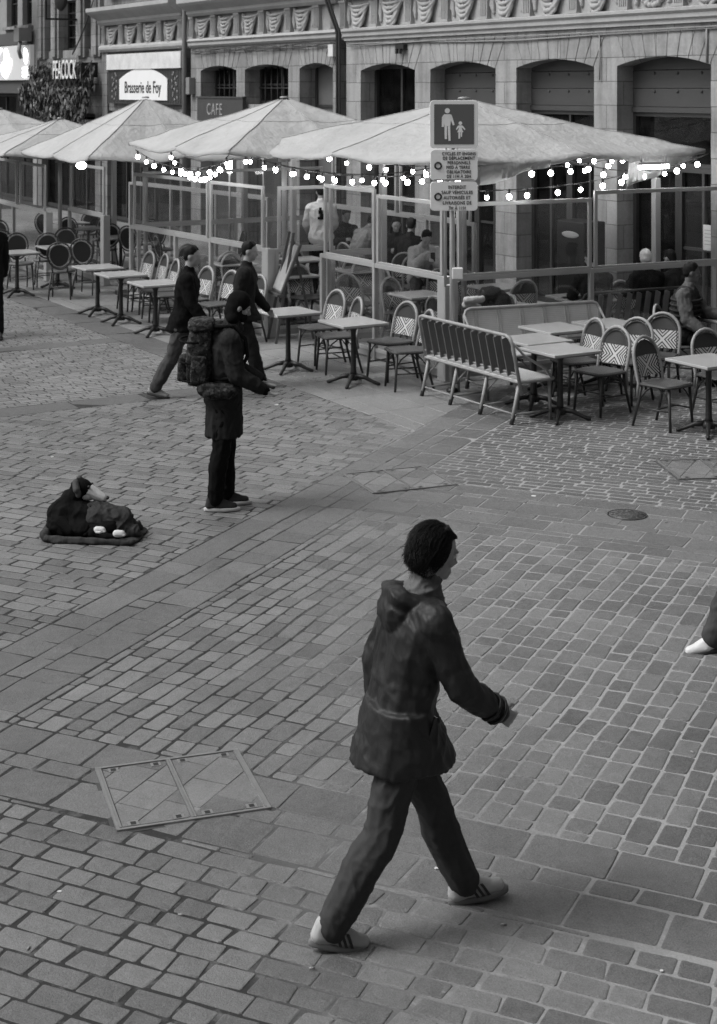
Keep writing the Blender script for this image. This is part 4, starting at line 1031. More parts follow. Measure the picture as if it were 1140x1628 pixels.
def round_chair():
    t = thing('round_back_chair', 'x', 'chair', (0,0,0), 0, 'round-backed café chairs')
    m = MB(); m.lathe([(.19, .43), (.215, .445), (.21, .465), (.16, .475)], 24); m.build('seat', mat('dark_seat', .09, .35), t)
    def oval(rx, rz_, zc=.73, n=28):
        P = []
        for k in range(n):
            a = 2*pi*k/n; z = zc + rz_*sin(a); P.append(Vector((-.2 - (z-.45)*.2, rx*cos(a)*(1 + .1*sin(a)), z)))
        return P
    m = MB(); m.tube(oval(.20, .225), .014, 8, closed=True); m.build('backrest_frame', CANE_D, t)
    m = MB(); m.tube(oval(.165, .19), .009, 6, closed=True); m.build('inner_hoop', CANE, t)
    m = MB(); P = oval(.16, .185); n = len(P); off = Vector((.012, 0, 0))
    m.add(P + [p + off for p in P], [tuple(range(n)), tuple(range(2*n-1, n-1, -1))] + [((i+1)%n, i, n+i, n+(i+1)%n) for i in range(n)]); m.build('back_panel', mat('black_weave', .012, .6), t)
    for sy in (-1, 1):
        m = MB(); m.tube([(-.17, sy*.12, .45), (-.21, sy*.13, .53)], .014, 6); m.build('back_support', CANE_D, t)
        m = MB(); m.tube([(.15, sy*.14, .44), (.17, sy*.16, 0)], [.017, .012], 8); m.build('leg', CANE_D, t)
        m = MB(); m.tube([(-.15, sy*.14, .44), (-.2, sy*.17, .2), (-.25, sy*.18, 0)], [.017, .014, .012], 8); m.build('leg', CANE_D, t)
    m = MB(); m.tube([(.165*cos(2*pi*k/24)-.01, .165*sin(2*pi*k/24), .2) for k in range(24)], .009, 6, closed=True); m.build('stretcher', CANE_D, t)
    return t
def table(w=.62, d=.62):
    t = thing('bistro_table', 'x', 'table', (0,0,0), 0, 'café tables')
    m = MB(); m.box(-w/2, w/2, -d/2, d/2, .712, .742); m.build('tabletop', TOP, t, bevel=.006)
    m = MB(); m.box(-w/2+.02, w/2-.02, -d/2+.02, d/2-.02, .70, .711); m.build('underside', TOP_EDGE, t)
    m = MB(); m.lathe([(.045, .1), (.034, .16), (.03, .4), (.03, .62), (.05, .66), (.12, .69), (.12, .699)], 14); m.build('column', IRON, t)
    m = MB(); m.lathe([(.06, .05), (.07, .08), (.05, .12)], 12); m.build('hub', IRON, t)
    for k in range(4):
        a = pi/4 + k*pi/2; c, s_ = cos(a), sin(a)
        m = MB(); m.tube([(.03*c, .03*s_, .10), (.14*c, .14*s_, .085), (.24*c, .24*s_, .04), (.30*c, .30*s_, .018), (.325*c, .325*s_, .016)], [.03, .026, .02, .022, .016], 8); m.build('foot', IRON, t)
    return t
YE1, YE2 = RZ, RZ + pi/2
proto_b, proto_r, proto_t = bistro_chair(), round_chair(), table()
used = set()
def put(proto, label, x, y, yaw, z=.004, group=None, street=False):
    loc = S(x, y, z) if street else Vector((x, y, z))
    if proto.name not in used:
        used.add(proto.name); proto.location = loc; proto.rotation_euler = (0, 0, yaw); proto['label'] = label
        if group: proto['group'] = group
        return proto
    return dup(proto, label, loc, yaw, group)
W = YE2 + pi       # facing away from the facades
# tables in the open
put(proto_t, 'square café table at the entrance, leftmost of the front pair before the screen', -.87, 19.05, RZ)
put(proto_t, 'square café table before the right glass screen, left of the slatted bench', -.06, 18.2, RZ)
put(proto_t, 'pale café table joined at the end of the slatted bench, behind its neighbour', 1.93, 16.95, RZ)
put(proto_t, 'café table with lamp glints on its top, nearest the slatted bench end', 2.13, 16.28, RZ)
put(proto_t, 'café table along the pale woven bench, left one of two', 2.27, 17.75, RZ)
put(proto_t, 'café table along the pale woven bench, right one of two', 2.93, 18.08, RZ)
put(proto_t, 'café table at the right edge, nearest the camera', 3.55, 15.62, RZ)
put(proto_t, 'café table beside the man in the padded vest', 4.45, 18.45, RZ)
put(proto_t, 'farthest of three café tables outside the long middle screen', -4.03, 23.8, RZ)
put(proto_t, 'middle one of three café tables outside the long middle screen', -3.53, 22.9, RZ)
put(proto_t, 'nearest of three café tables outside the long middle screen', -2.88, 21.85, RZ)
put(proto_t, 'shiny café table among round-backed chairs at the left, with a bright reflection', -5.25, 26.9, RZ)
put(proto_t, 'café table among the round-backed chairs, nearest the left edge', -5.75, 25.95, RZ)
put(proto_t, 'long café table behind the round-backed chairs at the left edge', -6.75, 28.6, RZ)
# chevron chairs in the open
bc = [('chevron chair at the entrance table, left of the four before the screen', -.50, 19.65, W + .1), ('chevron chair seen side-on between the two front café tables', -.27, 19.0, W - .2),
      ('chevron chair behind the front café table, its whole chevron back showing', .38, 18.55, W + .15), ('chevron chair turned side-on against the slatted bench', .56, 17.95, W - .25),
      ('large chevron chair facing us near the right edge, foremost of all', 3.17, 15.9, YE1 + .2), ('chevron chair behind the right edge table, partly cut off', 3.86, 16.35, YE1 - .1),
      ('chevron chair at the glinting table, its back leaning right', 2.6, 16.6, W + .15), ('chevron chair behind the glinting table, half hidden by another chair', 2.42, 17.25, W - .1),
      ('dark-hooped chevron chair at the left table of the woven bench', 2.98, 17.2, W + .35), ('dark-hooped chevron chair seen from its side, right table of the woven bench', 3.4, 17.55, W + .6)]
for lab, x, y, yaw in bc: put(proto_b, lab, x, y, yaw)
bl = ['farthest chevron chair in the row outside the long middle screen', 'second farthest chevron chair outside the long middle screen', 'chevron chair by the middle table outside the long screen', 'chevron chair turned away beside the middle table', 'chevron chair by the nearest table outside the long screen', 'chevron chair partly hidden by the dark blurred pedestrian', 'nearest chevron chair against the long middle screen']
bp = [(-3.55, 24.35), (-3.28, 24.0), (-3.02, 23.25), (-2.8, 22.75), (-2.42, 22.25), (-2.02, 21.75), (-1.6, 21.25)]
for lab, (x, y) in zip(bl, bp): put(proto_b, lab, x, y, W + rnd.uniform(-.25, .25))
# round-backed chairs at the left
rl = [('round-backed chair nearest the camera in the left group, its black back towards us', -4.95, 25.65, R(95)), ('round-backed chair beside the left end post, its black back towards us', -4.62, 26.25, R(80)),
      ('round-backed chair at the left edge, its grey front towards us', -5.85, 26.75, R(-60)), ('round-backed chair behind the shiny left table, grey front towards us', -5.25, 27.75, R(-75)),
      ('round-backed chair between the two left tables, black back to us', -5.55, 27.3, R(110)), ('round-backed chair farther back behind the left tables', -6.5, 28.0, R(100)),
      ('round-backed chair at the far side of the long left table', -6.9, 29.4, R(-80)), ('round-backed chair at the left picture edge behind a glass screen', -7.4, 29.2, R(120))]
for lab, x, y, yaw in rl: put(proto_r, lab, x, y, yaw)
# inside the glazed terraces; nothing tells most of these apart through the glass
gi = 'chairs inside the glazed terraces'
lb = 'bistro chair seen through glass inside the terraces'
for (x, y, yw) in [(1.6, -3.9, .3), (1.5, -2.6, .2), (2.3, -3.9, 3.3), (2.2, -2.5, 3.0), (3.2, -4.2, 1.7), (3.6, -3.9, 4.6), (3.7, -2.6, 4.7), (3.75, -1.9, 4.6), (2.9, -1.5, 3.2), (-.4, -4.3, .1), (-.4, -3.2, .2), (-1.2, -4.4, 3.1), (-1.3, -3.2, 3.2), (-2.2, -4.5, .2), (-3.1, -4.4, 3.1), (-3.2, -3.2, 3.0), (-3.9, -4.5, .1), (.55, -4.0, 2.0), (.7, -3.3, 1.2), (.6, -2.6, 2.4)]:
    put(proto_b, lb, x, y, RZ + yw, group=gi, street=True)
lb = 'round-backed chair seen through glass inside the left terrace'
for (x, y, yw) in [(-7, -4.3, .2), (-7.6, -3.5, .1), (-8.2, -4.4, 3), (-8.8, -3.4, 3.2), (-9.4, -4.6, .1), (-10, -3.8, 3.1), (-10.8, -4.6, .2), (-11.3, -3.6, 3.0), (-5.6, -4.2, 1.5), (-5.4, -3.2, 4.5)]:
    put(proto_r, lb, x, y, RZ + yw, group=gi, street=True)
lb = 'café table seen through glass inside the terraces'
for (x, y) in [(1.95, -3.9), (1.85, -2.55), (3.2, -3.5), (3.2, -2.2), (-.8, -4.35), (-.85, -3.2), (-2.65, -4.45), (-2.6, -3.2), (-7.6, -4.35), (-8.2, -3.45), (-9.7, -4.2), (-11, -4.1)]:
    put(proto_t, lb, x, y, RZ, group='tables inside the glazed terraces', street=True)

# benches
def bench(label, loc, yaw, L, slats, mframe, mback, mseat, sd=.46, hb=.92):
    """cane bench: local x along it, front towards -y"""
    t = thing('cane_bench', label, 'bench', loc, yaw, 'cane benches')
    m = MB(); m.box(-L/2, L/2, -sd/2, sd/2, .415, .455); m.build('seat', mseat, t, bevel=.012)
    m = MB(); m.tube([(x, y, .435) for x, y in rrect(L+.02, sd+.02, .05)], .016, 6, closed=True); m.build('seat_rim', mframe, t)
    by = lambda z: sd/2 - .01 + (z - .44)*.22
    if slats:
        n = int(L / .145)
        for k in range(n):
            x = -L/2 + .05 + (L-.1)*(k + .5)/n; a, b = Vector((x, by(.5), .5)), Vector((x, by(hb-.03), hb-.03))
            m = MB(); m.bar(a, b, .1, .012); m.build('slat', mback, t)
    else:
        m = MB(); m.add([(-L/2+.02, by(.5), .5), (L/2-.02, by(.5), .5), (L/2-.02, by(hb-.02), hb-.02), (-L/2+.02, by(hb-.02), hb-.02), (-L/2+.02, by(.5)+.02, .5), (L/2-.02, by(.5)+.02, .5), (L/2-.02, by(hb-.02)+.02, hb-.02), (-L/2+.02, by(hb-.02)+.02, hb-.02)], [(0,1,2,3),(7,6,5,4),(0,4,5,1),(1,5,6,2),(2,6,7,3),(3,7,4,0)])
        m.build('back_panel', mback, t)
        n = int(L/.26)
        for k in range(n):
            x = -L/2 + L*(k+.5)/n; m = MB()
            for dx in (-.02, .02): m.bar((x+dx, by(.5)-.006, .5), (x+dx, by(hb-.03)-.006, hb-.03), .012, .008)
            m.build('woven_stripe', PALE_STONE, t)
    m = MB(); top = [(-L/2, by(.3), .3), (-L/2, by(hb-.08), hb-.08), (-L/2+.03, by(hb-.02), hb-.02), (-L/2+.09, by(hb), hb), (L/2-.09, by(hb), hb), (L/2-.03, by(hb-.02), hb-.02), (L/2, by(hb-.08), hb-.08), (L/2, by(.3), .3)]
    m.tube(top, .02, 8); m.build('back_frame', mframe, t)
    m = MB(); m.tube([(-L/2, by(.52), .52), (L/2, by(.52), .52)], .014, 6); m.build('back_rail', mframe, t)
    for sx in (-1, 1):
        m = MB(); m.tube([(sx*L/2, by(hb-.06), hb-.06), (sx*(L/2), by(.75)-.14, .70), (sx*(L/2), -sd*.25, .55), (sx*L/2, -sd/2+.03, .45)], .014, 8); m.build('arm', mframe, t)
    n = max(2, round(L/.62)) + 1
    for k in range(n):
        x = -L/2 + .03 + (L-.06)*k/(n-1)
        m = MB(); m.tube([(x, sd/2-.03, .42), (x, sd/2+.02, .2), (x, sd/2+.07, 0)], [.021, .02, .017], 8); l_ = m.build('leg', mframe, t)
        m = MB(); m.tube([(x, sd/2+.03, .12), (x, sd/2+.07, 0)], .0225, 8); m.build('foot_sleeve', CANE_D, l_)
        m = MB(); m.tube([(x, -sd/2+.04, .42), (x, -sd/2+.02, 0)], [.019, .016], 8); m.build('leg', mframe, t)
        m = MB(); m.tube([(x, -sd/2+.02, .1), (x, sd/2+.03, .1)], .011, 6); m.build('stretcher', mframe, t)
        for sg in (-1, 1):
            m = MB(); m.tube([(x, sg*(sd/2-.02), .25), (x + (.1 if k == 0 else -.1), sg*(sd/2-.06), .36), (x + (.16 if k == 0 else -.16), sg*(sd/2-.07), .42)], .009, 6); m.build('brace', mframe, t)
    m = MB(); m.tube([(-L/2, sd/2+.03, .1), (L/2, sd/2+.03, .1)], .011, 6); m.build('stretcher', mframe, t)
    return t
bench('cane bench with dark slatted back towards us, nearest the sign post', (1.41, 16.9, .004), RZ + pi + .10 + pi, 1.78, True, CANE, mat('grey_slats', .12, .5), WEAVE_L)
bpr = scene.objects
B2 = [o for o in scene.objects if o.name == 'cane_bench'][0]; B2.rotation_euler = (0, 0, RZ + pi)
bench('pale woven bench with ribbed back against the terrace side screen', (2.18, 17.98, .004), math.atan2(.65, 1.64), 1.8, False, CANE, WEAVE_L, WEAVE_L, hb=.92)
bench('slatted bench inside the glass, under the two people with their backs turned', (3.45, 19.95, .004), math.atan2(.8, 1.7) + pi, 1.7, True, CANE_D, mat('grey_slats', .12, .5), WEAVE_M)

# menu board on an easel
t = thing('menu_easel', 'dark wooden easel holding a tilted pale menu board at the entrance', 'menu stand', (-1.10, 21.3, .004), R(-72))
m = MB(); m.box(-.24, .24, -.02, .02, 0, .72, M=Matrix.Translation((0, -.02, .68)) @ Matrix.Rotation(R(-22), 4, 'X')); m.build('board_frame', mat('dark_wood', .07, .5), t, bevel=.006)
m = MB(); m.box(-.21, .21, -.026, -.021, .03, .69, M=Matrix.Translation((0, -.02, .68)) @ Matrix.Rotation(R(-22), 4, 'X')); m.build('menu_sheet', mat('menu_paper', .3, .5, amp=.5, scale=7), t)
for sx in (-.18, .18):
    m = MB(); m.bar((sx*1.2, -.1, 0), (sx*.6, .18, 1.5), .035, .03); m.build('leg', mat('dark_wood', .07, .5), t)
m = MB(); m.bar((0, .5, 0), (0, .2, 1.4), .03, .03); m.build('leg', mat('dark_wood', .07, .5), t)
m = MB(); m.box(-.25, .25, -.09, -.0, .64, .675); m.build('ledge', mat('dark_wood', .07, .5), t)
# small things
t = thing('cabinet', 'black cabinet with pale oval plate before the shop doors', 'cabinet', S(1.45, -.75, .004), RZ)
m = MB(); m.box(-.32, .32, -.2, .2, 0, 1.55); m.build('carcass', BLACK, t, bevel=.02)
m = MB(); m.ell((0, -.2, 1.35), (.2, .012, .05)); m.build('oval_plate', PALE_PAINT, t)
t = thing('notice', 'white notice pasted on the shop door at the right edge', 'notice', S(3.05, .27, 1.38), RZ)
m = MB(); m.box(-.11, .11, -.012, -.002, -.18, .18); m.build('sheet', PALE_PAINT, t)
m = MB()
for k in range(5): m.box(-.08, .06, -.0135, -.0125, .1-.05*k, .11-.05*k)
m.build('print', mat('faint_print', .3, .7), t)
for i, (x, y, z, r_, lab) in enumerate(((4.42, 18.4, .746, .13, 'white plate on the table beside the padded vest man'), (4.7, 18.65, .746, .12, 'white plate at the far end of the vest man\'s table'))):
    m = MB(); m.lathe([(r_*.55, 0), (r_, .018), (r_*.97, .022), (r_*.5, .008), (.01, .008)], 20); tag(m.build('plate', PALE_PAINT, None, (x, y, z)), lab, 'plate')
for i, (x, y, z, lab) in enumerate(((3.05, 19.95, .75, 'small glass beside the white beanie person'), (3.0, 20.1, .75, 'taller glass beside the white beanie person'))):
    m = MB(); m.lathe([(.028, 0), (.035, .12 + .03*i), (.031, .12 + .03*i), (.025, .01)], 14); tag(m.build('drinking_glass', glass_mat(), None, (x, y, z)), lab, 'glass')
put(proto_t, 'café table before the white beanie person, seen through glass', 3.0, 20.15, RZ)
# ---------------------------------------------------------------- people
def rotz(v, a): return Vector((v.x*cos(a) - v.y*sin(a), v.x*sin(a) + v.y*cos(a), v.z))
class Pose:
    """joints of a figure facing +x, left side at +y; angles in degrees; legs/arms given as (left, right)"""
    def __init__(s, h=1.75, lean=4, legs=((0, 4, 3), (0, 4, 3)), arms=((0, 8, 15, 0), (0, 8, 15, 0)), head=(0, 0), twist=0, seat=None, foot=(0, 0), bend=0):
        k = s.k = h / 1.75; s.seat = seat
        V = Vector; s.hip, s.knee, s.ank, s.toe = [], [], [], []
        P = V((0, 0, 0)); le = R(lean)
        for i, sg in ((0, 1), (1, -1)):
            p, kn, ab = (R(a) for a in legs[i])
            hp = P + V((0, sg*.092, -.02))*k
            kk = hp + V((sin(p)*cos(ab), sg*sin(ab), -cos(p)*cos(ab)))*(.43*k)
            q = p - kn; an = kk + V((sin(q), 0, -cos(q)))*(.415*k)
            f = R(foot[i]); s.hip.append(hp); s.knee.append(kk); s.ank.append(an); s.toe.append(f)
        low = min(a.z for a in s.ank)
        base = (.085*k - low) if seat is None else seat
        up = V((0, 0, base))
        for L in (s.hip, s.knee, s.ank):
            for i in (0, 1): L[i] = L[i] + up
        s.P = P + up
        U = V((sin(le), 0, cos(le))); le2 = R(lean + bend); U2 = V((sin(le2), 0, cos(le2)))
        s.U, s.U2 = U, U2; s.waist = s.P + U*(.2*k); s.chest = s.waist + U2*(.2*k); s.neck = s.waist + U2*(.335*k)
        t = R(twist); side = V((-sin(t), cos(t), 0)); s.side = side
        s.sh, s.el, s.wr, s.hd = [], [], [], []
        for i, sg in ((0, 1), (1, -1)):
            p, ab, e, inn = (R(a) for a in arms[i])
            sh = s.neck + side*(sg*.178*k) - U2*(.055*k)
            el = sh + rotz(V((sin(p)*cos(ab), sg*sin(ab), -cos(p)*cos(ab))), t)*(.285*k)
            q = p + e; fd = rotz(V((sin(q)*cos(inn), -sg*sin(inn), -cos(q)*cos(inn))), t)
            wr = el + fd*(.245*k); s.sh.append(sh); s.el.append(el); s.wr.append(wr); s.hd.append(fd)
        pit, yaw = R(head[0]), R(head[1])
        nd = V((sin(le2 + pit*.5), 0, cos(le2 + pit*.5))); s.hb = s.neck + nd*(.10*k)
        s.HM = (Matrix.Rotation(t*.3 + yaw, 3, 'Z') @ Matrix.Rotation(le2*.3 + pit, 3, 'Y'))
        s.hc = s.hb + s.HM @ V((.018, 0, .115))*k
        s.top = s.hc.z + .12*k
def head_shape(m, p, ears=True, detail=True):
    k = p.k; H = lambda x, y, z: p.hc + p.HM @ Vector((x, y, z))*k
    m.ell(p.hc + p.HM @ Vector((-.008, 0, .02))*k, (.096*k, .074*k, .098*k), p.HM)
    m.ell(H(.022, 0, -.045), (.062*k, .055*k, .075*k), p.HM)          # face and jaw
    m.ell(H(.062, 0, -.098), (.024*k, .026*k, .018*k), p.HM)          # chin
    m.tcap(p.neck - p.U2*(.06*k), p.hb + p.HM @ Vector((.0, 0, .04))*k, .062*k, .052*k)
    if detail:
        m.tcap(H(.084, 0, .005), H(.104, 0, -.034), .009*k, .014*k, 8)   # nose
        m.ell(H(.098, .010, -.038), .009*k, n=8, m=6); m.ell(H(.098, -.010, -.038), .009*k, n=8, m=6)
        m.tcap(H(.076, -.022, -.066), H(.084, 0, -.064), .007*k, .009*k, 8); m.tcap(H(.076, .022, -.066), H(.084, 0, -.064), .007*k, .009*k, 8)
        m.tcap(H(.077, -.018, -.078), H(.077, .018, -.078), .010*k, None, 8)
        m.tcap(H(.079, -.045, .018), H(.086, -.01, .014), .010*k, None, 8); m.tcap(H(.079, .045, .018), H(.086, .01, .014), .010*k, None, 8)   # brow
        for sy in (-1, 1): m.ell(H(.06, sy*.045, -.03), (.02*k, .018*k, .02*k), p.HM, 8, 6)                               # cheeks
    if ears:
        for sy in (-1, 1): m.ell(H(-.008, sy*.076, -.012), (.018*k, .009*k, .030*k), p.HM, 10, 7)
def hand_shape(m, p, i, curl=25, spread=4, palm=None):
    """palm, four unequal fingers bent at the knuckles and a thumb from the side of the palm; palm = direction it faces"""
    k = p.k; d = p.hd[i].normalized(); sg = 1 if i == 0 else -1
    n = Vector(palm) if palm else Vector((0, -sg, 0)); n = (n - d*n.dot(d)); n = n.normalized() if n.length > 1e-3 else frame_of(d)[0]
    s_ = d.cross(n).normalized()                                     # across the palm
    fwd = Vector((1, 0, 0)) if not palm else Vector((0, -sg, 0))
    if s_.dot(fwd) < 0: s_ = -s_                                     # thumb side
    w = p.wr[i]
    for j in (-1, 0, 1): m.tcap(w + s_*(j*.016*k), w + d*(.085*k) + s_*(j*.024*k), .016*k, .013*k, 8)
    for j, L in enumerate((.068, .076, .070, .054)):
        o = (1.5 - j)*.0185*k; b = w + d*(.085*k) + s_*o; a = R(spread)*(1.5 - j); c1, c2 = R(curl), R(curl*2.1)
        d1 = (d*cos(c1) + n*sin(c1) + s_*sin(a)).normalized(); d2 = (d*cos(c2) + n*sin(c2) + s_*sin(a)).normalized()
        kx = b + d1*(L*.5*k); m.tcap(b - d*.012*k, kx, .0092*k, .0085*k, 8); m.tcap(kx, kx + d2*(L*.5*k), .0085*k, .0072*k, 8)
    tb = w + d*(.025*k) + s_*(.024*k); t1 = (d*.7 + s_*.6 + n*.35).normalized(); kx = tb + t1*(.042*k)
    m.tcap(tb - s_*.012*k, kx, .0115*k, .010*k, 8); m.tcap(kx, kx + (d*.85 + s_*.15 + n*.45).normalized()*(.03*k), .0098*k, .008*k, 8)
def torso(m, p, e=0, low=.0, yoke=True):
    k = p.k; sd = p.side*k
    hipc = p.P
    m.tcap(hipc + Vector((0, .075*k, -.0)), hipc - Vector((0, .075*k, .0)), .118*k + e)
    m.tcap(hipc + Vector((-.02, .05, -.03))*k, hipc + Vector((-.02, -.05, -.03))*k, .115*k + e)
    m.tcap(p.waist + sd*.055, p.waist - sd*.055, .105*k + e)
    for sg in (-1, 1):
        m.tcap(hipc + Vector((0, sg*.06*k, 0)), p.waist + sd*(sg*.05), .112*k + e, .102*k + e)
        m.tcap(p.waist + sd*(sg*.05), p.chest + sd*(sg*.075), .104*k + e, .112*k + e)
        m.tcap(p.chest + sd*(sg*.075), p.neck + sd*(sg*.085) - p.U2*(.075*k), .112*k + e, .085*k + e)
        if yoke: m.tcap(p.neck - p.U2*(.03*k), p.sh[0 if sg > 0 else 1], .062*k + e, .060*k + e)
        else: m.tcap(p.neck - p.U2*(.03*k), p.neck.lerp(p.sh[0 if sg > 0 else 1], .62), .062*k + e*.7, .050*k + e*.5)
    m.tcap(p.chest, p.neck - p.U2*(.05*k), .115*k + e, .075*k + e)
def arm_shape(m, p, i, e=0, upto=1.0):
    k = p.k; m.tcap(p.sh[i], p.el[i], .056*k + e, .044*k + e)
    m.tcap(p.el[i], p.el[i].lerp(p.wr[i], .35), .045*k + e, .043*k + e)
    m.tcap(p.el[i].lerp(p.wr[i], .35), p.el[i].lerp(p.wr[i], upto), .043*k + e, .029*k + e*.9)
def leg_shape(m, p, i, e=0, wide=0, upto=1.0):
    k = p.k; m.tcap(p.hip[i], p.knee[i], .092*k + e, .060*k + e + wide*.4)
    c = p.knee[i].lerp(p.ank[i], .3); back = Vector((-.012*k, 0, 0))
    m.tcap(p.knee[i], c + back, .060*k + e + wide*.4, .058*k + e + wide*.7)
    m.tcap(c + back, p.knee[i].lerp(p.ank[i], upto), .058*k + e + wide*.7, .038*k + e + wide)
def foot_dir(p, i): a = p.toe[i]; return Vector((cos(a), 0, sin(a))), Vector((-sin(a), 0, cos(a)))
def body(p, t, skin=SKIN, voxel=.012, curl=(25, 25), palm=(None, None), detail=True, hands=(True, True)):
    m = MB(); head_shape(m, p, True, detail); torso(m, p)
    for i in (0, 1):
        arm_shape(m, p, i); leg_shape(m, p, i)
        if hands[i]: hand_shape(m, p, i, curl[i], 4, palm[i])
        f, u = foot_dir(p, i); a = p.ank[i]
        m.tcap(a, a - u*.035*p.k, .036*p.k); m.tcap(a - u*.045*p.k - f*.03*p.k, a - u*.055*p.k + f*.12*p.k, .03*p.k, .024*p.k)
    b = organic(m, 'body', skin, t, voxel, 2); return b
def eyes(p, t):
    k = p.k
    for sy in (-1, 1):
        m = MB(); c = p.hc + p.HM @ Vector((.0755, sy*.031, -.002))*k; m.ell(c, .0125*k, n=10, m=8); e = m.build('eye', PALE_PAINT, t)
        m = MB(); m.ell(c + p.HM @ Vector((.0085, 0, 0))*k, .006*k, n=8, m=6); m.build('iris', INK, e)
def trousers(p, t, mt, e=.016, wide=.012, voxel=.012, disp=.014, name='trousers', folds=(.013, 8, .8)):
    m = MB(); k = p.k
    m.tcap(p.P + Vector((0, .07*k, 0)), p.P - Vector((0, .07*k, 0)), .118*k + e); m.tcap(p.P + Vector((-.02, .05, -.04))*k, p.P + Vector((-.02, -.05, -.04))*k, .115*k + e)
    for i in (0, 1): leg_shape(m, p, i, e, wide, .97)
    return organic(m, name, mt, t, voxel, 3, disp, .13, folds=folds)
def jacket(p, t, mt, e=.02, voxel=.012, disp=.016, folds=(.016, 7, .55), hem=.0, skirt=0, collar=True, name='jacket', sleeves=1.0, hood=False, flare=.03, wide=1.27):
    m = MB(); k = p.k; torso(m, p, e)
    for i in (0, 1): arm_shape(m, p, i, e, sleeves)
    if hem or skirt:
        D = hem + skirt; rings = []
        # the skirt follows the thighs
        th = (p.knee[0] + p.knee[1])*.5 - (p.hip[0] + p.hip[1])*.5
        dn = th.normalized() if p.seat is None else Vector((0, 0, -1)); sp = abs(p.knee[0].x - p.knee[1].x)*.30
        for j in range(8):
            f = j/7; c = p.P + Vector((0, 0, .1*k))*(1 - f) + dn*(D*f); rr = .128*k + e + flare*f
            rings.append([c + Vector(((rr*.92 + sp*f)*cos(2*pi*q/26) + .008*f*sin(q*2.1), (rr*wide)*sin(2*pi*q/26) + .008*f*cos(q*1.7), .01*sin(q*1.3)*f)) for q in range(26)])
        m.loft(rings)
    if collar:
        m.tcap(p.neck - p.U2*.03*k + Vector((-.01, 0, 0)), p.neck + p.U2*.045*k, .078*k, .07*k)
    if hood:
        b = p.neck - Vector((.07*k, 0, .0))
        m.ell(b + Vector((-.045, 0, -.035))*k, (.075*k, .115*k, .095*k))
        m.tcap(b + Vector((-.05, -.06, .035))*k, b + Vector((-.05, .06, .035))*k, .045*k)
        for sg in (-1, 1): m.tcap(b + Vector((-.04, sg*.07, .03))*k, b + Vector((.10, sg*.085, .0))*k, .045*k, .035*k)
    return organic(m, name, mt, t, voxel, 3, disp, .11, folds=folds)
def shoe(p, t, i, upper, sole, stripes=None, voxel=.008, L=.285):
    k = p.k; f, u = foot_dir(p, i); a = p.ank[i]; sd = Vector((0, 1, 0)); g = a - u*(.083*k)
    at = lambda x, y, z: g + f*(x*k) + sd*(y*k) + u*(z*k)
    m = MB()
    m.tcap(at(-.045, 0, .055), at(-.035, 0, .095), .036*k, .038*k); m.tcap(at(-.045, 0, .045), at(.05, 0, .048), .038*k, .040*k)
    m.tcap(at(.03, 0, .075), at(.10, 0, .05), .034*k, .032*k); m.tcap(at(.05, .008, .04), at(.155, .005, .036), .040*k, .031*k); m.tcap(at(.05, -.008, .04), at(.15, -.006, .036), .038*k, .030*k)
    s_ = organic(m, 'shoe', upper, t, voxel, 2)
    m = MB(); out = []
    for q in range(26):
        an = 2*pi*q/26; c, s2 = cos(an), sin(an); x = .058 + (.5*L)*c; w = (.048 if c > 0 else .040) * (1 - .12*abs(c)); out.append((x, w*s2))
    m.loft([[at(x*1.0, y, 0) for x, y in out], [at(x*1.01, y*1.06, .006) for x, y in out], [at(x*1.01, y*1.06, .022) for x, y in out], [at(x*.98, y*.98, .028) for x, y in out]])
    m.build('sole', sole, s_)
    if stripes:
        for sy in (-1, 1):
            for j in range(3):
                m = MB(); x = .015 + j*.026
                P = []
                for z_, xx in ((.028, x + .022), (.045, x + .012), (.062, x + .003), (.076, x - .006)):
                    w = .048 - max(0, (z_ - .045))*.42; P.append((xx, w, z_))
                fr = [at(a_, sy*(b_ + .001), c_) for a_, b_, c_ in P] + [at(a_ + .014, sy*(b_ + .001), c_) for a_, b_, c_ in reversed(P)]
                bk = [v - sd*(sy*.008*k) for v in fr]; n = len(fr)
                m.add(fr + bk, [tuple(range(n)), tuple(range(2*n-1, n-1, -1))] + [((q+1) % n, q, n+q, n+(q+1) % n) for q in range(n)]); m.build('stripe', stripes, s_)
        m = MB()
        for j in range(4): m.tube([at(.06 + .014*j, -.022, .083 - .008*j), at(.066 + .014*j, 0, .092 - .009*j), at(.06 + .014*j, .022, .083 - .008*j)], .0035, 5)
        m.build('laces', PALE_PAINT, s_)
    return s_
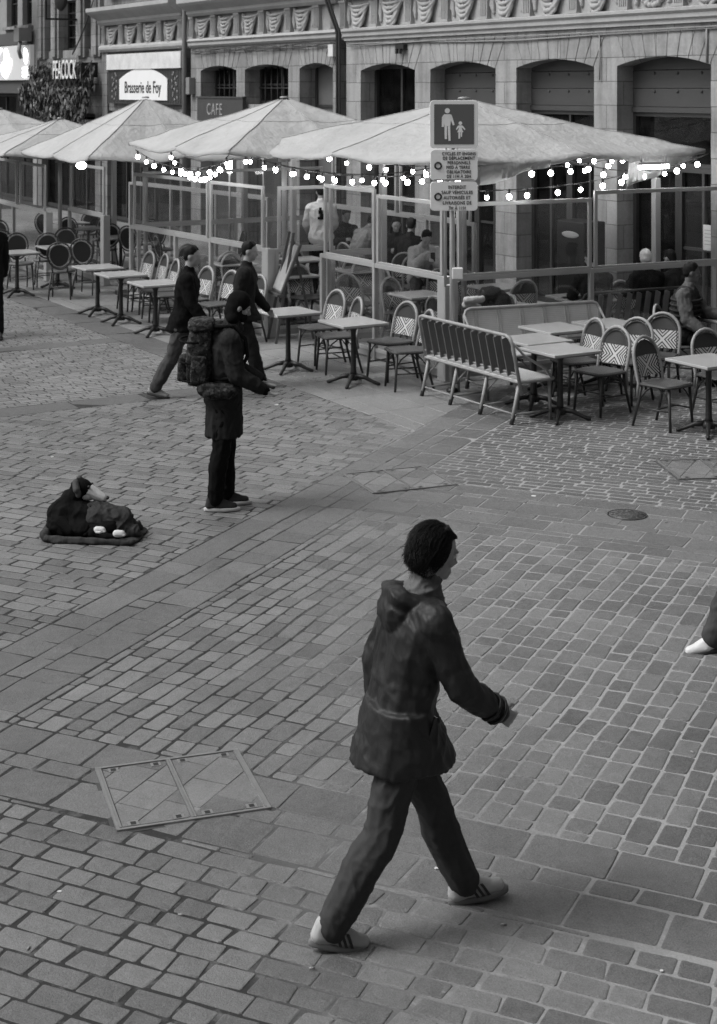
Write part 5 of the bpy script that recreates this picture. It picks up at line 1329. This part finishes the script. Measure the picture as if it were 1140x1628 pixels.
def hair(p, t, mt=HAIR, long=0, voxel=.010, strands=0):
    """a close cap of hair; strands adds loose locks over it"""
    k = p.k; m = MB(); H = lambda x, y, z: p.hc + p.HM @ Vector((x, y, z))*k
    m.ell(H(-.020, 0, .035), (.094*k, .080*k, .094*k), p.HM); m.ell(H(-.052, 0, -.01), (.052*k, .068*k, .06*k), p.HM)
    for j in range(7): m.tcap(H(.03 - .02*abs(j-3)*.5, (j-3)*.02, .112), H(.062 - .004*abs(j-3), (j-3)*.021, .082), .014*k, .009*k, 8)
    if long > .06:
        for j in range(9):
            a = R(90 + 180*j/8); m.tcap(H(-.02 + .07*cos(a), .075*sin(a), .0), H(-.035 + .075*cos(a), .085*sin(a), -.1 - long), .03*k, .022*k, 8)
    o = organic(m, 'hair', mt, t, voxel, 2, .010, .03)
    if strands:
        r_ = random.Random(3); m = MB()
        for q in range(strands):
            u = r_.uniform(-1, 1); a = r_.uniform(0, 2*pi); z = r_.uniform(-.55, 1); s_ = math.sqrt(1 - z*z)
            n_ = Vector((s_*cos(a), s_*sin(a), z))
            if n_.x > .62 - .35*max(0, n_.z) and n_.z < .78: continue
            b0 = Vector((-.02, 0, .03)) + Vector((n_.x*.092, n_.y*.079, n_.z*.093))
            fl = Vector((-.8 - .5*n_.x, n_.y*.5 + r_.gauss(0, .25), -.75 + r_.gauss(0, .2))); fl = (fl - n_*fl.dot(n_)*.92).normalized()
            L = r_.uniform(.035, .085) + (long if n_.z < .3 else 0); w = r_.uniform(.0009, .0022); sd = fl.cross(n_).normalized()*w
            P = [b0, b0 + fl*L*.35 + n_*.004, b0 + fl*L*.7 + n_*.005, b0 + fl*L + n_*.002 + Vector((0, 0, -.012))]
            vs = []
            for x_, ww in zip(P, (1, 1, .8, .15)): vs += [p.hc + p.HM @ (x_ + sd*ww)*k, p.hc + p.HM @ (x_ + n_*w*.7)*k, p.hc + p.HM @ (x_ - sd*ww)*k]
            fs = []
            for g_ in range(3):
                for h_ in range(2): fs.append((g_*3+h_, g_*3+h_+1, g_*3+h_+4, g_*3+h_+3))
            m.add(vs, fs, True)
        m.build('hair_strands', mt, o)
    return o
def beanie(p, t, mt, fold=False, voxel=.010, low=False):
    k = p.k; m = MB(); H = lambda x, y, z: p.hc + p.HM @ Vector((x, y, z))*k
    m.ell(H(-.014, 0, .038), (.104*k, .085*k, .098*k), p.HM); m.ell(H(-.035, 0, -.015), (.08*k, .082*k, .075*k), p.HM)
    if low: m.ell(H(-.03, 0, -.05), (.085*k, .082*k, .09*k), p.HM); m.tcap(H(-.03, -.04, -.1), H(-.03, .04, -.1), .06*k); m.tcap(H(.055, -.02, -.075), H(.055, .02, -.075), .045*k)
    o = organic(m, 'beanie', mt, t, voxel, 2, .006, .04)
    if fold:
        m = MB(); ring = []
        for q in range(28): a = 2*pi*q/28; ring.append(H(-.016 + .100*cos(a), .082*sin(a), .028 - .035*(1-cos(a))*.5 + .012))
        m.tube(ring, .017*k, 8, closed=True); m.build('brim', mt, o)
    return o

CL = {n: cloth(n, v, f) for n, v, f in (('black_cloth', 0.007, .5), ('charcoal_cloth', 0.018, .55), ('dark_grey_cloth', 0.03, .6), ('mid_grey_cloth', .13, .55), ('grey_knit', .2, .5), ('pale_knit', .6, .5), ('denim', 0.06, .5), ('puffer_cloth', .17, .9), ('wool_white', .6, .5))}
# 1 -- the walker in front
t = thing('person', 'person walking right in the foreground, dark jacket, grey trousers, pale striped trainers', 'person', (.17, 6.44, .004), R(15))
p = Pose(1.68, lean=8, legs=((25, 3, 2), (-15, 17, 2)), arms=((-20, 10, 22, 5), (20, 9, 34, 8)), head=(10, 8), twist=8, foot=(6, -14), bend=4)
body(p, t, SKIN, .0065, curl=(28, 30)); eyes(p, t); hair(p, t, HAIR, .025, .008, 5200)
trousers(p, t, cloth('grey_trousers', .055, .45, 6), .010, .022, .0075, .006, folds=(.010, 10, .7))
jacket(p, t, cloth('walker_jacket', .018, .5, 7, .55, 220, .35), .022, .0075, .012, hem=.15, flare=.004, wide=1.42, hood=True, folds=(.012, 9, .5))
for i in (0, 1): shoe(p, t, i, mat('pale_suede', .42, .7, amp=.2), mat('gum_sole', .16, .6), mat('dark_stripe', .025, .5), .006)
D_ = mat('zip_dark', .008, .35)
for i, sg in ((0, 1), (1, -1)):
    m = MB(); w = p.wr[i]; dd = p.hd[i]; x_, y_ = frame_of(dd)
    for q in (0, 1): m.tube([w - dd*(.012 + q*.035) + x_*(.055*cos(2*pi*k/18)) + y_*(.055*sin(2*pi*k/18)) for k in range(18)], .008, 6, closed=True)
    m.build('cuff', D_, t)
    c = p.P + Vector((.06, sg*.172, .03)); m = MB(); m.bar(c + Vector((.045, 0, .05)), c + Vector((.0, sg*.008, -.07)), .014, .012); m.build('pocket_zip', D_, t)
m = MB(); m.tcap(p.neck + Vector((-.012, 0, .0)), p.neck + p.U2*.055 + Vector((.008, 0, 0)), .088, .076); m.tcap(p.neck + Vector((.05, -.03, -.02)), p.neck + Vector((.05, .03, -.02)), .05); organic(m, 'scarf', CL['mid_grey_cloth'], t, .008, 2, .01, .06, folds=(.014, 11, 2.0))

# 2 -- the begging man with the rucksack
t = thing('person', 'man in parka and dark beanie standing with his hand held out, begging', 'person', (-1.12, 12.84, .004), R(4))
p = Pose(1.74, lean=2, legs=((3, 3, 2), (-3, 4, 2)), arms=((10, 7, 52, 8), (10, 9, 50, 4)), head=(16, 8), twist=4, foot=(0, 0), bend=5)
body(p, t, SKIN, .0085, curl=(12, 18), palm=((0, 0, 1), (0, 0, 1))); eyes(p, t)
beanie(p, t, CL['black_cloth'], low=True)
trousers(p, t, CL['black_cloth'], .010, .016, .010, .012)
PK = cloth('parka_cloth', .022, .4, 12)
jacket(p, t, PK, .030, .009, .008, hem=.10, skirt=.24, name='parka', sleeves=.96, hood=True, flare=-.006, folds=(.013, 9, .5))
m = MB(); m.tcap(p.neck + Vector((.0, 0, -.02)), p.hc + p.HM @ Vector((-.01, 0, -.14)), .090, .078)
for q in range(9): m.ell(p.neck + Vector((-.03 + .105*cos(R(q*45-180)), .105*sin(R(q*45-180)), .02)), (.04, .04, .04))
organic(m, 'collar', cloth('fur_collar', .03, .8, 22), t, .010, 2, .02, .03)
for i in (0, 1):
    shoe(p, t, i, cloth('dark_trainer', .04, .3), RUBBER, None, .008, .30)
    m = MB(); d = p.hd[i]; m.tcap(p.wr[i] - d*.05, p.wr[i] + d*.03, .046, .042); organic(m, 'cuff', CL['black_cloth'], t, .009, 2, .01, .05)
def camo():
    t_ = NT('camouflage_cloth'); co = t_.coord(); a = t_.ramp(t_.noise(co, 22, 3, .6), .46, .52); b = t_.ramp(t_.noise(co, 30, 3, .6), .55, .6)
    v = t_.math('ADD', .010, t_.math('ADD', t_.math('MULTIPLY', a, .02), t_.math('MULTIPLY', b, .045))); t_.bsdf(v, .85, 0, t_.bump(t_.noise(co, 14, 3), .6, .03), .2); return t_.m
CAMO = camo()
bp_ = thing('backpack', 'camouflage rucksack on the begging man\'s back', 'backpack', t.location, R(4))
bc = p.chest + Vector((-.235, 0, -.055))
def packform(m, c, prof, e=.42, n=28):
    """rounded-box loft; prof = (z, x offset, half depth, half width)"""
    sg = lambda v: (abs(v)**e) * (1 if v >= 0 else -1)
    m.loft([[c + Vector((ox*.9 + .86*a_*sg(cos(2*pi*q/n)), .92*b_*sg(sin(2*pi*q/n)), z*.86)) for q in range(n)] for z, ox, a_, b_ in prof])
m = MB(); packform(m, bc, [(-.30, .02, .08, .11), (-.285, .01, .115, .145), (-.2, 0, .135, .165), (-.05, .0, .132, .165), (.1, .01, .122, .158), (.22, .02, .112, .15), (.26, .025, .09, .12)])
organic(m, 'bag_body', CAMO, bp_, .009, 3, .012, .09, folds=(.010, 8, .6))
m = MB(); packform(m, bc, [(.235, .02, .10, .14), (.25, .02, .128, .168), (.30, .02, .13, .168), (.335, .025, .11, .14), (.345, .03, .07, .1)])
organic(m, 'lid', CAMO, bp_, .009, 2, .010, .07, folds=(.006, 9, .6))
m = MB(); packform(m, bc + Vector((-.14, 0, 0)), [(-.25, 0, .03, .09), (-.235, 0, .05, .115), (-.1, 0, .048, .115), (-.02, .005, .035, .11), (-.01, .01, .02, .09)])
organic(m, 'front_pocket', CAMO, bp_, .008, 2, .008, .07)
m = MB(); packform(m, bc + Vector((.0, -.175, 0)), [(-.25, 0, .06, .03), (-.235, 0, .085, .045), (-.1, 0, .08, .042), (.0, .0, .07, .03), (.01, 0, .05, .02)])
organic(m, 'side_pocket', CAMO, bp_, .008, 2, .008, .07)
for sy in (-1, 1):
    s0 = p.sh[0 if sy > 0 else 1]; m = MB()
    pts = [bc + Vector((.08, sy*.1, .24)), s0 + Vector((-.07, -sy*.055, .105)), s0 + Vector((.03, -sy*.055, .115)), s0 + Vector((.125, -sy*.06, .0)), s0 + Vector((.14, -sy*.05, -.14)), s0 + Vector((.05, sy*.05, -.3)), bc + Vector((.08, sy*.12, -.2))]
    m.tube(pts, .018, 6); m.build('strap', CL['black_cloth'], bp_)
for dz in (.12, -.05, -.2):
    m = MB(); m.tube([bc + Vector((-.165*cos(R(a))**.6, .19*sin(R(a)), dz)) for a in range(-90, 91, 20)], .009, 6); m.build('compression_strap', CL['black_cloth'], bp_)
hp_ = thing('waist_bag', 'patterned waist bag round the begging man\'s hips', 'bag', t.location, R(4))
m = MB(); c = p.P + Vector((-.03, -.21, .08)); m.tcap(c + Vector((-.13, .02, 0)), c + Vector((.1, .02, -.01)), .06, .055); m.tcap(c + Vector((-.1, 0, -.03)), c + Vector((.08, 0, -.03)), .05, .05)
organic(m, 'pouch', CAMO, hp_, .010, 3, .02, .05)
m = MB(); m.tube([p.P + Vector((.172*cos(2*pi*q/28), .205*sin(2*pi*q/28), .10)) for q in range(28)], .018, 6, closed=True); m.build('belt', CL['black_cloth'], hp_)

# 3 -- passers-by
def passer(label, loc, yaw, h, legs, arms, jm, tm, head=(5, 0), hair_=True, hat=None, hem=.12, skirt=0, shoes=None, voxel=.014, skin=SKIN, lean=5, foot=(4, -12), twist=6, long=.03):
    t = thing('person', label, 'person', loc, yaw)
    p = Pose(h, lean, legs, arms, head, twist, foot=foot)
    body(p, t, skin, voxel); 
    if hat: beanie(p, t, hat)
    else: hair(p, t, HAIR, long, .012)
    trousers(p, t, tm, .014, .016, voxel, .012); jacket(p, t, jm, .026, voxel, .016, hem=hem, skirt=skirt, flare=.008, folds=(.012, 9, .5))
    for i in (0, 1): shoe(p, t, i, shoes or cloth('dark_trainer', .04, .3), RUBBER_D, None, .010)
    return t
ST = ((22, 5, 2), (-16, 14, 2)); ST2 = ((-15, 14, 2), (20, 4, 2))
passer('pedestrian in a long dark coat striding right before the long middle screen', (-1.97, 17.45, .004), R(-8), 1.70, ST, ((-16, 8, 15, 0), (16, 8, 22, 0)), CL['black_cloth'], CL['denim'], hem=.12, skirt=.0, shoes=mat('worn_pale_shoe', .25, .7))
passer('pedestrian in a dark jacket walking right, just behind the begging man', (-1.36, 18.1, .004), R(-10), 1.68, ST2, ((14, 8, 25, 0), (-14, 8, 15, 0)), CL['charcoal_cloth'], CL['charcoal_cloth'], hem=.1)
passer('person in black coat at the left picture edge, half cut off', (-5.21, 21.7, .004), R(-70), 1.76, ST, ((-12, 10, 10, 0), (12, 10, 15, 0)), CL['black_cloth'], CL['black_cloth'], hem=.15, skirt=.12)
passer('person stepping in at the right picture edge, pale shoe foremost', (2.49, 9.45, .004), R(180), 1.72, ((-12, 16, 2), (23, 4, 2)), ((12, 6, 15, 0), (-12, 6, 15, 0)), CL['dark_grey_cloth'], CL['denim'], shoes=mat('white_leather', .6, .5), voxel=.010)

# 4 -- the waiter
t = thing('person', 'waiter in a pale sweatshirt standing with his back to us behind glass', 'person', (-.64, 26.25, .004), R(93))
p = Pose(1.78, 3, ((2, 3, 3), (-2, 3, 3)), ((14, 12, 35, 10), (16, 12, 40, 12)), (12, 0))
body(p, t, SKIN, .014); hair(p, t, HAIR, 0, .012)
trousers(p, t, CL['black_cloth'], .014, .014, .014, .012); jacket(p, t, CL['pale_knit'], .026, .012, .016, hem=.08, name='sweatshirt', flare=0)
for i in (0, 1): shoe(p, t, i, CL['black_cloth'], RUBBER_D, None, .012)
m = MB(); bx = p.chest.x - .151
for (a, b, c, d) in ((-.06, .06, -.10, -.06), (-.055, .02, -.058, -.01), (-.03, .045, -.008, .05), (-.01, .035, .052, .10)): m.box(bx-.022, bx+.03, a, b, p.chest.z + c, p.chest.z + d)
m.build('back_print', CL['black_cloth'], t)
m = MB(); m.tcap(p.P + Vector((.13, -.12, -.05)), p.P + Vector((.13, .12, -.05)), .05); m.tcap(p.P + Vector((.14, -.1, -.3)), p.P + Vector((.14, .1, -.3)), .05); m.tcap(p.P + Vector((.13, 0, 0)), p.P + Vector((.14, 0, -.4)), .05); organic(m, 'apron', CL['black_cloth'], t, .012, 2)

# 5 -- guests sitting
def sitter(label, loc, yaw, h=1.72, lean=6, arms=((35, 12, 70, 25), (35, 12, 70, 25)), jm=None, tm=None, head=(8, 0), hat=None, hood=False, skin=SKIN, long=0, bend=12, twist=0, hair_=True, knees=(82, 85), voxel=.013, seat=.57, name='jacket', disp=.016, e=.024):
    t = thing('person', label, 'person', loc, yaw)
    p = Pose(h, lean, ((knees[0], knees[1], 6), (knees[0] - 3, knees[1], 6)), arms, head, twist, seat=seat, bend=bend)
    body(p, t, skin, .011)
    if hat: beanie(p, t, hat)
    elif hair_: hair(p, t, HAIR, long, .011)
    trousers(p, t, tm or CL['black_cloth'], .016, .012, voxel, .012); jacket(p, t, jm or CL['black_cloth'], e, voxel, disp, hem=.08, hood=hood, name=name, flare=.01)
    for i in (0, 1): shoe(p, t, i, CL['black_cloth'], RUBBER_D, None, .012)
    return t, p
gt = 'guests inside the glazed terrace'
t, p = sitter('man in a pale jumper bent over his phone behind the glass', (.95, 23.6, .004), R(-75), 1.76, 8, ((28, 14, 95, 40), (30, 10, 118, 30)), cloth('jumper_grey', .4, .5), CL['denim'], (24, -6), bend=20, name='jumper')
ph = thing('phone', 'phone in the hand of the man in the pale jumper', 'phone', (0, 0, 0)); ph.location = t.location; ph.rotation_euler = t.rotation_euler
m = MB(); c = p.wr[0] + p.hd[0]*.08; m.box(c.x-.006, c.x+.006, c.y-.035, c.y+.035, c.z-.02, c.z+.12); m.build('case', BLACK, ph, bevel=.003)
put(proto_b, 'chair under the man with the phone, seen through glass', .94, 23.68, R(-75))
put(proto_t, 'table before the man with the phone, seen through glass', 1.10, 22.95, R(-75))
sitter('dark-haired person with back turned, beside the man with the phone', (.80, 24.65, .004), R(75), 1.74, 6, jm=CL['charcoal_cloth'])
put(proto_b, 'chair under the dark-haired person beside the phone man', .80, 24.6, R(75))
sitter('long-haired woman facing us from behind the dark-haired person', (.60, 25.5, .004), R(-85), 1.66, 6, jm=CL['charcoal_cloth'], long=.14)
put(proto_b, 'chair under the long-haired woman', .60, 25.55, R(-85))
sitter('guest in a grey puffer jacket leaning forward near the waiter', (-.02, 26.1, .004), R(40), 1.74, 14, ((45, 14, 60, 30), (45, 20, 55, 30)), CL['puffer_cloth'], CL['denim'], (18, 0), bend=16, disp=.03, e=.04)
put(proto_b, 'chair under the guest in the grey puffer jacket', -.03, 26.05, R(40))
sitter('guest with pale face looking over the puffer jacket\'s shoulder', (-.28, 27.2, .004), R(-70), 1.68, 6, jm=CL['black_cloth'], long=.05)
put(proto_b, 'chair under the guest facing the puffer jacket', -.28, 27.25, R(-70))
sitter('guest in a white beanie with their back turned behind the side screen', (3.80, 20.1, .004), R(100), 1.66, 6, jm=CL['black_cloth'], hat=CL['wool_white'], head=(6, -10), bend=10)
sitter('guest in a dark jacket with back turned, left of the white beanie', (3.05, 19.75, .004), R(100), 1.76, 6, jm=CL['charcoal_cloth'], bend=10, head=(10, 12))
sitter('guest in dark clothes between the white beanie and the padded vest', (4.25, 20.25, .004), R(120), 1.66, 8, jm=CL['charcoal_cloth'], bend=12, head=(14, 0))
t, p = sitter('man in a padded dark vest sitting at the right edge, looking right', (3.86, 18.35, .004), R(-25), 1.74, 4, ((32, 10, 55, 15), (12, 14, 42, 4)), cloth('sleeve_grey', .095, .8), CL['black_cloth'], (4, 18), skin=SKIN_D, bend=4, name='shirt', voxel=.011, e=.032)
m = MB(); torso(m, p, .048, yoke=False)
organic(m, 'padded_vest', CL['dark_grey_cloth'], t, .011, 2, .012, .06)
for j in range(6):
    c = p.P.lerp(p.neck, .22 + j*.115); m = MB(); 
    m.tube([c + Vector((.174*cos(2*pi*q/24), .230*sin(2*pi*q/24), 0)) for q in range(24)], .017, 6, closed=True); m.build('quilted_band', CL['dark_grey_cloth'], t)
put(proto_b, 'chair under the man in the padded vest', 3.83, 18.33, R(-25))
# the hooded jacket hung over a chair
HJX, HJY = 1.72, 19.35
put(proto_b, 'chair with a dark hooded jacket over its back, behind the pale bench', HJX, HJY, R(75))
t = thing('hung_jacket', 'dark hooded jacket draped over a chair behind the pale bench', 'jacket', (HJX, HJY, .004), R(75))
m = MB()
for sy in (-1, 1):
    m.tcap((-.27, sy*.1, .55), (-.29, sy*.13, .88), .09, .1); m.tcap((-.29, sy*.17, .9), (-.3, sy*.29, .62), .065, .05)
m.tcap((-.28, -.1, .93), (-.28, .1, .93), .085); m.ell((-.33, 0, .98), (.09, .13, .075)); m.tcap((-.34, -.09, 1.0), (-.34, .09, 1.0), .045)
organic(m, 'jacket_shell', CL['dark_grey_cloth'], t, .012, 3, .025, .09)
t = thing('folded_cloth', 'pale folded cloth beside the hooded jacket, right of the sign post', 'cloth', (1.42, 18.9, .9), R(20))
m = MB(); m.tcap((-.1, 0, 0), (.1, 0, .01), .05, .045); m.tcap((-.09, .05, -.06), (.09, .05, -.1), .05, .04); organic(m, 'cloth_bundle', CL['pale_knit'], t, .012, 3, .02, .06)
m = MB(); m.tube([(0, .03, -.9), (0, .03, -.05)], .02, 8); m.lathe([(.16, -.9), (.16, -.88), (.03, -.86)], 14); m.build('stand', IRON, t)

# 6 -- the dog on its blanket
DG = (-2.14, 12.03, .004)
t = thing('blanket', 'dark folded blanket spread under the lying dog', 'blanket', DG, R(-6))
m = MB(); rings = []
def brink(f, rr):
    a = 2*pi*f; c, s_ = cos(a), sin(a); k = 1/max(abs(c)**1, abs(s_), .55)
    return Vector((.09 + .38*c*min(k, 1.22)*rr, .235*s_*min(k, 1.25)*rr, 0))
for (rr, z) in ((.55, 0), (.97, .0), (1.0, .010), (.99, .024), (.93, .034), (.8, .032), (.4, .03)):
    rings.append([brink(q/48, rr) + Vector((.02*noise.noise(Vector((q*.4, 1, rr))), .02*noise.noise(Vector((q*.4, 5, rr))), z + .018*noise.noise(Vector((q*.55, rr*3, 9)))*(z > 0))) for q in range(48)])
m.loft(rings); m.tcap((-.24, -.20, .03), (.44, -.215, .028), .026, .022); m.tcap((-.27, -.16, .05), (-.30, .14, .05), .04, .035)
organic(m, 'blanket_cloth', cloth('blanket_cloth', .045, .7), t, .009, 2, .012, .08)
t = thing('dog', 'dog with pale muzzle lying curled on the dark blanket, head turned right', 'dog', DG, R(-6))
def B_(x, y, z): return Vector((x, y, z))
DOGF = mat('black_fur', .006, .85, amp=.5, scale=30, bump=.5, bscale=120, spec=.08); DOGM = mat('pale_fur', .46, .8, amp=.25, scale=20, bump=.4, bscale=120)
m = MB()
m.tcap(B_(-.14, .02, .15), B_(.03, .0, .14), .125, .115); m.tcap(B_(.03, 0, .14), B_(.2, -.02, .11), .112, .10)               # ribcage to loin
m.tcap(B_(.2, -.02, .11), B_(.28, .0, .10), .10, .085); m.tcap(B_(.24, -.08, .10), B_(.12, -.16, .075), .08, .05)             # rump, near thigh
m.tcap(B_(.12, -.16, .072), B_(.24, -.20, .06), .036, .028); m.tcap(B_(.24, -.2, .058), B_(.31, -.185, .056), .026, .026)      # shank, hind foot
m.tcap(B_(-.14, .02, .17), B_(-.10, .03, .265), .115, .082); m.tcap(B_(-.10, .03, .265), B_(-.055, .03, .345), .082, .072)      # neck
m.ell(B_(-.03, .03, .37), (.092, .075, .072), Matrix.Rotation(R(18), 3, 'Y')); m.tcap(B_(.02, .03, .35), B_(.14, .025, .295), .055, .033)   # skull, muzzle
m.ell(B_(-.035, .03, .402), (.058, .058, .038))
m.tcap(B_(-.15, -.09, .14), B_(-.06, -.15, .085), .07, .045); m.tcap(B_(-.06, -.15, .08), B_(.12, -.14, .07), .034, .026)      # near foreleg
m.tcap(B_(-.10, .11, .15), B_(.0, .15, .08), .06, .04); m.tcap(B_(.0, .15, .075), B_(.16, .13, .065), .032, .025)
m.tcap(B_(.32, .02, .09), B_(.35, .13, .07), .03, .022); m.tcap(B_(.35, .13, .07), B_(.26, .2, .062), .022, .014)             # tail
organic(m, 'body', DOGF, t, .0085, 2)
m = MB(); m.tcap(B_(.03, .0305, .343), B_(.143, .0255, .293), .057, .0355); m.ell(B_(.02, .031, .312), (.06, .055, .045)); organic(m, 'muzzle', DOGM, t, .006, 2)
m = MB(); m.ell(B_(.178, .024, .297), (.015, .018, .014)); m.build('nose', BLACK, t)
for sy in (-1, 1):
    m = MB(); m.tcap(B_(-.065, .03 + sy*.055, .425), B_(-.045, .03 + sy*.09, .375), .026, .03); m.ell(B_(-.03, .03 + sy*.093, .345), (.026, .014, .036)); organic(m, 'ear', mat('brown_fur', .05, .8, amp=.4, scale=30), t, .006, 2)
    m = MB(); m.ell(B_(.04, .03 + sy*.046, .388), .011, n=10, m=7); m.build('eye', BLACK, t)
for (x, y, z) in ((.17, -.175, .10), (.20, .14, .062), (.33, -.20, .085)):
    m = MB(); m.tcap(B_(x - .02, y, z), B_(x + .02, y, z), .03, .028)
    for k in (-1, 0, 1): m.tcap(B_(x + .02, y + k*.014, z - .004), B_(x + .042, y + k*.016, z - .008), .012, .011, 8)
    organic(m, 'paw', mat('white_fur', .55, .8, amp=.15), t, .006, 2)
t = thing('dog_coat', 'dark quilted coat laid over the lying dog', 'dog coat', DG, R(-6))
m = MB()
m.tcap(B_(-.15, .0, .16), B_(.03, -.01, .145), .140, .125); m.tcap(B_(-.15, .01, .19), B_(-.115, .025, .255), .128, .095)
m.tcap(B_(-.19, -.04, .10), B_(.02, -.13, .09), .10, .07); m.tcap(B_(.0, .06, .13), B_(.12, .05, .10), .09, .07); m.tcap(B_(.02, -.08, .10), B_(.16, -.13, .075), .075, .05)
organic(m, 'coat_cloth', CL['black_cloth'], t, .009, 3, .01, .09, folds=(.016, 9, 1.0))
t = thing('blanket', 'grey crumpled blanket heaped over the dog\'s hindquarters', 'blanket', DG, R(-6))
m = MB()
m.tcap(B_(.10, -.01, .15), B_(.28, -.01, .12), .128, .115); m.tcap(B_(.06, .09, .15), B_(.34, .08, .08), .075, .055); m.tcap(B_(.24, -.06, .11), B_(.42, -.06, .065), .085, .045)
for q in range(7): m.tcap(B_(.05 + .05*q, -.15 + .01*q, .075 - .003*q), B_(.10 + .045*q, .02, .22 - .02*q), .035, .03)
m.tcap(B_(.20, .16, .07), B_(.40, .12, .05), .05, .035)
organic(m, 'blanket_cloth', cloth('heaped_blanket', .042, .7), t, .009, 2, .012, .08, folds=(.022, 10, 1.0))
t = thing('tissue', 'crumpled white tissue lying against the dog\'s coat', 'tissue', (DG[0] + .16, DG[1] - .2, .085), R(30))
m = MB(); m.ell((0, 0, .01), (.045, .025, .014)); m.tcap((-.02, .01, .01), (.05, -.005, .025), .012, .008); organic(m, 'tissue_sheet', PALE_PAINT, t, .005, 1, .012, .03)
